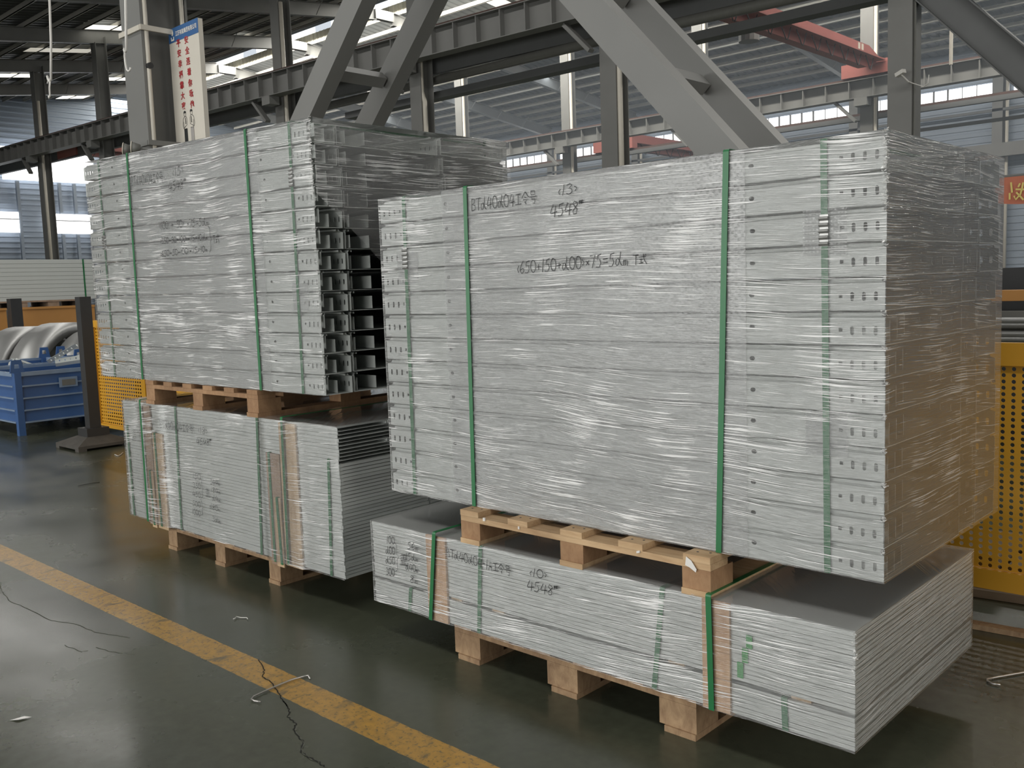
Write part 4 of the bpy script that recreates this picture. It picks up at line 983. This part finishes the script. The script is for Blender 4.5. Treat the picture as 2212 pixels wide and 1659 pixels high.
yB = BY-FO-.004; mb = (filmB, 0)
write(mb, 'BT240204工令号', (345, 924), (418, 937), 17, yB, .0028); write(mb, '(18)', (427, 935), (450, 940), 15, yB, .0024); write(mb, '4548#', (424, 960), (458, 963), 14, yB, .0028)
for tx, p0, p1 in (('150', (416, 1034), (434, 1036)), ('350', (417, 1054), (434, 1057)), ('450', (416, 1072), (434, 1076)), ('500', (416, 1092), (434, 1097)), ('1000', (415, 1110), (434, 1116)), ('344m', (454, 1046), (476, 1050)), ('184m', (456, 1063), (477, 1069)), ('24m', (458, 1081), (477, 1086)), ('280m', (452, 1099), (476, 1106)), ('32m', (459, 1126), (477, 1132))): write(mb, tx, p0, p1, 12, yB, .0024)
write(mb, '}', (434, 1076), (442, 1078), 42, yB, .0025); write(mb, '}', (434, 1112), (442, 1114), 34, yB, .0025); write(mb, '盖', (444, 1074), (454, 1076), 20, yB, .002)
for k in range(3): write(mb, ['30 40m', '50 18m', '60 12m'][k], (286, 934+k*9), (307, 937+k*9), 6, yB, .0014)


# ------------------------------------------------------------------ perforated fences
def perforated(mb, o, u, v, nu, nv, pu, pv, ru, rv, n=8):
    """sheet of nu x nv cells with an n-sided hole in each"""
    o, u, v = Vector(o), Vector(u), Vector(v)
    for j in range(nv):
        for i in range(nu):
            c = o+u*(pu*(i+.5))+v*(pv*(j+.5)); outer = []; inner = []
            for k in range(n):
                a = 2*PI*k/n-PI; ca, sa = math.cos(a), math.sin(a); m = max(abs(ca), abs(sa))
                outer.append(c+u*(ca/m*pu/2)+v*(sa/m*pv/2)); inner.append(c+u*(ca*ru)+v*(sa*rv))
            mb.add(outer+inner, [(k, (k+1) % n, n+(k+1) % n, n+k) for k in range(n)]+[])
def solidify(o, t):
    m = o.modifiers.new('thickness', 'SOLIDIFY'); m.thickness = t; m.offset = 0; return o
FY = 4.2
fz0, fz1 = .10, 1.145
t = thing('perforated_fence', 'yellow perforated steel fence panel at the right, behind the right stack', 'fence', (-.4, FY, fz0))
mb = MB(); pu, pv = .0385, .0262; x0 = -2.3; nu, nv = int(4.2/pu), int((fz1-fz0-.17)/pv)
perforated(mb, (x0, FY, fz0+.085), (1, 0, 0), (0, 0, 1), nu, nv, pu, pv, .0088, .0088)
solidify(mb.build('perforated_sheet', 'yellow', t), .002)
zt = fz0+.085+nv*pv
MB().box(x0-.03, x0+nu*pu+.03, FY-.02, FY+.012, fz0, fz0+.084).box(x0-.03, x0+nu*pu+.03, FY-.02, FY+.012, zt+.001, fz1).build('frame', 'yellow', t)
for x in (x0-.05, 1.75): MB().box(x-.03, x+.03, FY+.014, FY+.06, 0, 1.3).build('post', 'black', t)
t = thing('perforated_fence', 'yellow slotted steel fence panel at the left, behind the black post', 'fence', (-9.7, 4.38, 0))
mb = MB(); FY2 = 4.38; x0, x1 = at(218, 918, 1, FY2).x, at(318, 850, 1, FY2).x; zb0 = .07; z1 = at(216, 692, 1, FY2).z
zt2 = at(318, 823, 1, FY2).z
pu, pv = .05, .036; nu, nv = int((x1-x0-.09)/pu), int((z1-zb0-.08)/pv)
perforated(mb, (x0+.04, FY2, zb0+.04), (1, 0, 0), (0, 0, 1), nu, nv, pu, pv, .016, .010, 8)
solidify(mb.build('perforated_sheet', 'yellow', t), .002)
xe = x0+.04+nu*pu
MB().box(x0, x0+.038, FY2-.03, FY2+.01, zb0, z1).box(xe+.002, xe+.09, FY2-.03, FY2+.01, zb0, z1).box(x0, xe+.09, FY2-.02, FY2+.01, zb0, zb0+.038).box(x0, xe+.09, FY2-.02, FY2+.01, zb0+.04+nv*pv+.002, z1).build('frame', 'yellow', t)
for q in (xe+.03, x0): MB().box(q, q+.05, FY2+.012, FY2+.06, 0, z1).build('post', 'yellow', t)
t = thing('perforated_fence', 'yellow slotted fence panel glimpsed through the brown pallet', 'fence', (-7.8, FY2, 0))
mb = MB(); xs = xe+.12; nu2 = 44; perforated(mb, (xs+.04, FY2, zb0+.04), (1, 0, 0), (0, 0, 1), nu2, nv, pu, pv, .016, .010, 8)
solidify(mb.build('perforated_sheet', 'yellow', t), .002)
MB().box(xs, xs+.038, FY2-.03, FY2+.01, zb0, z1).box(xs, xs+.04+nu2*pu, FY2-.02, FY2+.01, zb0, zb0+.038).box(xs, xs+.04+nu2*pu, FY2-.02, FY2+.01, zb0+.04+nv*pv+.002, z1).build('frame', 'yellow', t)
for q in (xs, xs+nu2*pu-.02): MB().box(q, q+.05, FY2+.012, FY2+.06, 0, z1).build('post', 'yellow', t)

# ------------------------------------------------------------------ black post with heavy foot
pc = Vector((-9.42, 3.92, 0)); t = thing('stand_post', 'tall black square post on a heavy dusty foot, left of the bundles', 'post', pc)
zt = at(200, 640, 1, 3.9).z
MB().box(pc.x-.055, pc.x+.055, pc.y-.055, pc.y+.055, .15, zt).build('shaft', 'black', t)
MB().box(pc.x-.11, pc.x+.11, pc.y-.11, pc.y+.11, .11, .19).build('collar', 'black', t)
mb = MB(); a, b = .27, .12; vs = [(pc.x+s*a, pc.y+q*a, .05) for s, q in ((-1, -1), (1, -1), (1, 1), (-1, 1))]+[(pc.x+s*b, pc.y+q*b, .112) for s, q in ((-1, -1), (1, -1), (1, 1), (-1, 1))]
mb.add(vs, [(4, 5, 6, 7), (0, 1, 5, 4), (1, 2, 6, 5), (2, 3, 7, 6), (3, 0, 4, 7), (3, 2, 1, 0)]); mb.box(pc.x-a, pc.x+a, pc.y-a, pc.y+a, .022, .05)
mb.build('foot_plate', 'dusty', t)
for s, q in ((-1, -1), (1, -1), (1, 1), (-1, 1)): MB().box(pc.x+s*.23-.04, pc.x+s*.23+.04, pc.y+q*.23-.04, pc.y+q*.23+.04, 0, .022).build('foot', 'dusty', t)

# ------------------------------------------------------------------ blue stillages
def stillage(x0, x1, y0, y1, lab, label_plate=False, z0=.13, z1=.66):
    t = thing('steel_stillage', lab, 'bin', ((x0+x1)/2, (y0+y1)/2, 0)); e = .07
    for sx, sy in ((0, 0), (1, 0), (1, 1), (0, 1)):
        px, py = (x0, x1-e)[sx], (y0, y1-e)[sy]
        leg = MB().box(px, px+e, py, py+e, 0, z1+.03).build('corner_post', 'blue', t)
        mb = MB(); cx, cy = px+e/2, py+e/2; h = z1+.03
        mb.add([(cx+.02, cy-.075, h), (cx+.02, cy+.075, h), (cx+.02, cy+.05, h+.14), (cx+.02, cy-.05, h+.14), (cx+.02, cy-.028, h+.05), (cx+.02, cy+.028, h+.05), (cx+.02, cy+.024, h+.1), (cx+.02, cy-.024, h+.1)], [(0, 1, 5, 4), (1, 2, 6, 5), (2, 3, 7, 6), (3, 0, 4, 7)])
        solidify(mb.build('lifting_eye', 'blue', t), .02)
    n = 4
    def side(p0, p1, nrm):
        mb = MB(); ed = MB(); p0, p1, nrm = Vector(p0), Vector(p1), Vector(nrm)
        mb.add([p0+Vector((0, 0, z0)), p1+Vector((0, 0, z0)), p1+Vector((0, 0, z1)), p0+Vector((0, 0, z1))], [(0, 1, 2, 3)])
        for k in range(n+1):
            z = z0+(z1-z0)*k/n; d = (p1-p0)
            ed.obox((p0+p1)/2+nrm*.012+Vector((0, 0, z+.012)), d/2, nrm*.014, (0, 0, .008 if k < n else .022))
        o = solidify(mb.build('side_panel', 'blue', t), .006); ed.build('rib', 'blue_edge', o); return o
    side((x0+e, y0+.02, 0), (x1-e, y0+.02, 0), (0, -1, 0)); side((x1-.02, y0+e, 0), (x1-.02, y1-e, 0), (1, 0, 0)); side((x0+e, y1-.02, 0), (x1-e, y1-.02, 0), (0, 1, 0)); side((x0+.02, y0+e, 0), (x0+.02, y1-e, 0), (-1, 0, 0))
    MB().box(x0+.03, x1-.03, y0+.03, y1-.03, z0, z0+.01).build('bottom', 'blue', t)
    if label_plate:
        mb = MB(); yy, zz = y0+(y1-y0)*.42, z1-.12
        mb.box(x1+.012, x1+.02, yy-.10, yy+.10, zz-.05, zz+.06); f = mb.build('label_holder', 'blue_edge', t)
        MB().box(x1+.021, x1+.024, yy-.07, yy+.075, zz-.032, zz+.035).build('card', 'pipe_grey', f)
    return t
stillage(-12.1, -10.88, 3.73, 5.05, 'front blue steel stillage with ribbed sides left of the black post', True)
stillage(-13.5, -12.3, 3.73, 5.05, 'second blue steel stillage, behind the front one')
stillage(-12.1, -10.88, 5.2, 6.5, 'blue stillage at the back, right of the front one behind the post')
stillage(-13.5, -12.3, 5.2, 6.5, 'rearmost blue stillage in front of the curved trays')
# offcuts lying in the stillages
off = bpy.data.meshes.new('tray_offcut'); q = MB(); vs, fs = plate([(0, 0), (.42, 0), (.42, .08), (0, .08)], [slot(.05+.06*k, .04, .012, .03) for k in range(6)], .002)
q.add([(v.x, v.z, v.y) for v in vs], fs).box(0, .42, 0, .05, 0, .002); off.from_pydata(q.v, [], q.f); off.materials.append(MT['tray'])
for k, (px, py, X, rz, ry, sc_) in enumerate(((28, 760, -12.6, .5, .3, 1), (18, 775, -12.6, -.4, .2, 1.1), (105, 755, -11.6, .9, -.5, .9), (118, 768, -11.5, 1.2, -.1, 1), (150, 752, -11.7, 1.4, .2, 1), (165, 758, -11.9, 1.0, -.3, 1))):
    p = at(px, py, 0, X); o = inst(off, 'tray_offcut', (p.x, p.y, min(p.z-.05, .72)), (.9*(-1)**k, ry, rz)); o.scale = (sc_,)*3
    tag(o, 'grey slotted tray offcut lying in the blue stillages', 'offcut', 'offcuts in the blue stillages')
# curved trays standing behind the stillages
def arch(c, R, r, width, lab, ax, a0=0, a1=180, mat='silver'):
    ax = Vector(ax).normalized(); u = Vector((0, 0, 1)).cross(ax).normalized(); n = 20; mb = MB(); c = Vector(c); vs = []; fs = []
    for i in range(n+1):
        a = math.radians(a0+(a1-a0)*i/n); dr = u*math.cos(a)+Vector((0, 0, 1))*math.sin(a)
        for rad, o in ((R, 0), (R, width), (r, width), (r, 0)): vs.append(c+dr*rad+ax*o)
    for i in range(n):
        for k in range(4): fs.append((i*4+k, i*4+(k+1) % 4, i*4+4+(k+1) % 4, i*4+4+k))
    fs += [(0, 1, 2, 3), (n*4+3, n*4+2, n*4+1, n*4)]
    mb.add(vs, fs); return tag(mb.build('curved_tray', mat, None, True), lab, 'curved tray')
ax = Vector((-.86, -.51, 0)); lat = Vector((.51, -.86, 0)); c0 = at(242, 760, 0, -14.45); c0.z = 0
for k, (R, wd, lb) in enumerate(((.98, .42, 'rightmost big silver tray bend behind the stillages, half behind the black post'), (1.10, .44, 'second silver tray bend from the right, with a broad dark inner face'), (1.06, .44, 'third silver tray bend from the right, behind the stillages'), (1.0, .5, 'leftmost silver tray bend behind the stillages'))):
    c = c0+ax*.52*k+lat*.13*k; arch((c.x, c.y, 0.02), R, R*.82, wd, lb, ax)
# orange partition and wrapped bundle behind it
t = thing('orange_partition', 'orange sheet partition below the pale bundle at the far left', 'partition', (-17.900, 4, 0))
zp = at(100, 662, 0, -17.900).z
for k in range(4):
    ya = 1.5+k*1.55
    MB().box(-17.950, -17.900, ya, ya+1.5, .1, zp).build('panel', 'orange', t); MB().box(-17.900, -17.870, ya, ya+.05, .1, zp).box(-17.900, -17.870, ya+.05, ya+1.5, zp-.04, zp).build('panel_frame', 'orange', t)
y1s = at(205, 600, 0, -18.900).y; zt = at(200, 560, 0, -18.900).z; zb_ = at(200, 645, 0, -18.900).z
n = 10; hh = (zt-zb_)/n
stm = bpy.data.meshes.new('cable_tray'); q = MB().box(-.9, 0, -4.5, 0, 0, hh*.86).box(-.9, -.010, -4.5, -.0, hh*.86, hh*.97); stm.from_pydata(q.v, [], q.f); stm.materials.append(MT['tray'])
for i in range(n): tag(inst(stm, 'cable_tray', (-18.900, y1s, zb_+hh*(n-1-i))), 'long pale cable tray in the %s layer of the far left bundle' % ORD[i], 'cable tray', 'cable trays of the far left bundle')
yy = at(182, 600, 0, -18.900).y; tag(MB().box(-18.898, -18.896, yy-.015, yy+.015, zb_, zt+.002).build('packing_strap', 'strap'), 'thin green strap on the pale bundle at the far left', 'strap')
t = thing('wooden_pallet', 'dark pallet under the pale bundle at the far left', 'pallet', (-19.300, y1s-2, zb_-.14))
MB().box(-19.800, -18.900, y1s-4.5, y1s-.1, zb_-.03, zb_-.001).build('deck_board', 'lath_grey', t)
for k in range(8): MB().box(-19.800, -18.920, y1s-4.4+k*.58, y1s-4.2+k*.58, zb_-.13, zb_-.031).build('block', 'lath_grey', t)
tag(MB().box(-19.900, -18.900, y1s-4.6, y1s, 0, zb_-.131).build('storage_rack', 'steel_dark'), 'dark rack body carrying the pale far left bundle', 'rack')
p = at(30, 645, 0, -17.300); tag(MB().box(p.x-.09, p.x+.09, p.y-.09, p.y+.09, 0, p.z).build('stand_post', 'black'), 'short black post in front of the orange partition', 'post')

# ------------------------------------------------------------------ hanging hooks and wire hooks on the floor
def hook(pts, r, lab, mat='white', name='wire_hook'): return tag(MB().tube(pts, r, 7).build(name, mat, None, True), lab, 'hook')
Yh = 4.1
tag(MB().tube([(-12, Yh, 6.4), (2, Yh, 6.4)], .06, 8).build('overhead_conveyor_rail', 'steel'), 'overhead conveyor rail above the view that carries the hooks', 'rail')
a = at(107, 0, 1, Yh); k = lambda x, y: at(x, y, 1, Yh)
hook([(a.x+.02, Yh, 6.34), k(107, 0), k(110, 90), k(110, 172), k(107, 176), k(104, 172), k(102, 164)], .012, 'long white hanger rod with a hooked end at the upper left')
hook([k(103, 180), k(106, 170), k(108, 176), k(107, 190), k(108, 206), k(106, 212), (k(105, 207))], .009, 'small white hook hanging on the left hanger rod')
a = k(271, 0)
hook([(a.x+.02, Yh, 6.34), k(271, 0), k(272, 60), k(273, 108), k(270, 113), k(268, 107)], .012, 'long white hanger rod in front of the banner column')
hook([k(268, 104), k(270, 114), k(269, 120), k(271, 138), k(274, 151), k(278, 154), k(281, 151), k(282, 146)], .009, 'small white hook hanging in front of the banner column')
F = lambda x, y, z=.006: at(x, y, 2, z)
hook([F(563, 1516), F(550, 1514), F(543, 1510), F(548, 1504), F(580, 1489), F(630, 1468), F(655, 1461), F(666, 1459), F(670, 1466, .004)], .0032, 'bent steel wire hook lying across the yellow floor line', 'wire')
hook([F(2161, 1479), F(2145, 1477), F(2133, 1471), F(2133, 1467), F(2145, 1464), F(2212, 1452), F(2300, 1432)], .0035, 'bent steel wire hook on the floor at the right edge', 'wire')
hook([F(504, 1337), F(509, 1335), F(510, 1332), F(520, 1334), F(533, 1334), F(535, 1337)], .002, 'thin bit of white wire on the floor between the stacks', 'white', 'wire_scrap')
hook([F(168, 1050), F(185, 1046), F(215, 1041)], .0025, 'thin dark wire on the floor left of the left stack', 'black', 'wire_scrap')
hook([F(248, 982), F(255, 985), F(262, 981), F(266, 977)], .004, 'small pale hook scrap beside the dusty foot', 'white', 'wire_scrap')
p = F(45, 1553, .001); tag(MB().add([p+Vector(v) for v in ((-.02, -.03, 0), (.01, -.012, .004), (.02, .03, .002), (0, .012, .006))], [(0, 1, 2, 3)]).build('film_scrap', 'foam'), 'small white film scrap on the floor at the lower left', 'scrap')
# ------------------------------------------------------------------ things under and behind the right fence
a = F(2090, 1354); b = F(2300, 1388)
tag(MB().beam(Vector((a.x-.3, a.y-.0, .012)), Vector((b.x, b.y, .012)), .05, .022).build('timber_batten', 'wood_old'), 'thin wooden batten lying on the floor below the yellow fence', 'batten')
mb = MB(); c = F(2120, 1300, .02)
for i in range(6):
    pass
mb.obox((c.x-.2, c.y+.35, .02), (.42, .05, 0), (-.05, .26, 0), (0, 0, .018)); tag(mb.build('cardboard_sheet', 'cardboard'), 'crumpled brown cardboard on the floor under the yellow fence', 'cardboard')
tag(MB().box(-1.9, -1.25, 4.45, 4.95, 0, .16).box(-1.22, -.7, 4.5, 5.0, 0, .12).build('cardboard_box', 'cardboard'), 'low brown cardboard piece behind the bottom edge of the yellow fence', 'cardboard')
# rails and machine behind the fence
t = thing('roller_conveyor', 'silver roller tubes behind the yellow fence at the right edge', 'conveyor', (0, 6.6, 0))
for k, py in enumerate((693, 703, 722, 733)):
    z = at(2192, py, 1, 6.6).z; MB().tube([(-3.2, 6.6, z), (1.5, 6.6, z)], .022, 10).build('roller', 'silver', t, True)
zz = at(2192, 712, 1, 6.66).z; MB().box(-3.2, 1.5, 6.65, 6.68, zz-.14, zz+.12).build('back_plate', 'pipe_grey', t)
for q in (-3.2, 1.4): MB().box(q, q+.1, 6.55, 6.75, 0, 1.3).build('leg', 'black', t)
t = thing('machine_beam', 'orange and black machine beam above the silver rollers', 'machine', (-.5, 7.4, 0))
z0, z1 = at(2192, 650, 1, 7.4).z, at(2192, 627, 1, 7.4).z
MB().box(-3.6, 1.8, 7.4, 7.6, z0, z1).build('beam', 'orange', t)
zk = at(2192, 667, 1, 7.4).z; MB().box(-3.6, 1.8, 7.38, 7.6, zk, z0-.001).build('lower_rail', 'black', t)
for q in (-3.6, 1.6): MB().box(q, q+.2, 7.42, 7.6, 0, zk).build('leg', 'black', t)
zt = at(2192, 578, 1, 8.6).z
tag(MB().box(-3.4, 2.5, 8.6, 9.6, 0, zt).build('machine_cabinet', 'black'), 'black machine body behind the orange beam at the right edge', 'machine')
# red hanging banner at the right edge
ybn = 22.0; p = at(2150, 383, 1, ybn); q = at(2300, 383, 1, ybn); zt = p.z; zb_ = at(2190, 436, 1, ybn).z
t = thing('slogan_banner', 'red cloth banner with yellow characters at the right edge', 'banner', ((p.x+q.x)/2, ybn, zb_))
vs = []; n = 16
for i in range(n+1):
    x = p.x+(q.x-p.x)*i/n; sag = .06*math.sin(PI*i/n)
    vs += [(x, ybn, zt-sag*.2), (x, ybn+.01, zb_-sag)]
MB().add(vs, [(2*i, 2*i+1, 2*i+3, 2*i+2) for i in range(n)]).build('cloth', 'red_cloth', t)
k = lambda x, y: at(x, y, 1, ybn-.03); mb = MB(); wd = (k(2187, 400)-k(2183, 400)).length
for pts in ([(2184, 395), (2185, 405), (2186, 415)], [(2181, 418), (2181, 430)], [(2203, 397), (2200, 403)], [(2195, 409), (2213, 409)], [(2210, 395), (2207, 410), (2204, 420), (2194, 431), (2191, 424)], [(2196, 416), (2203, 423), (2210, 431)]): mb.ribbon([k(*c) for c in pts], wd, (0, -1, 0))
mb.build('yellow_characters', 'yellow_print', t)
MB().tube([(p.x-4, ybn+.02, zt), (q.x, ybn+.02, zt)], .03, 6).build('hanging_cord', 'steel', t)
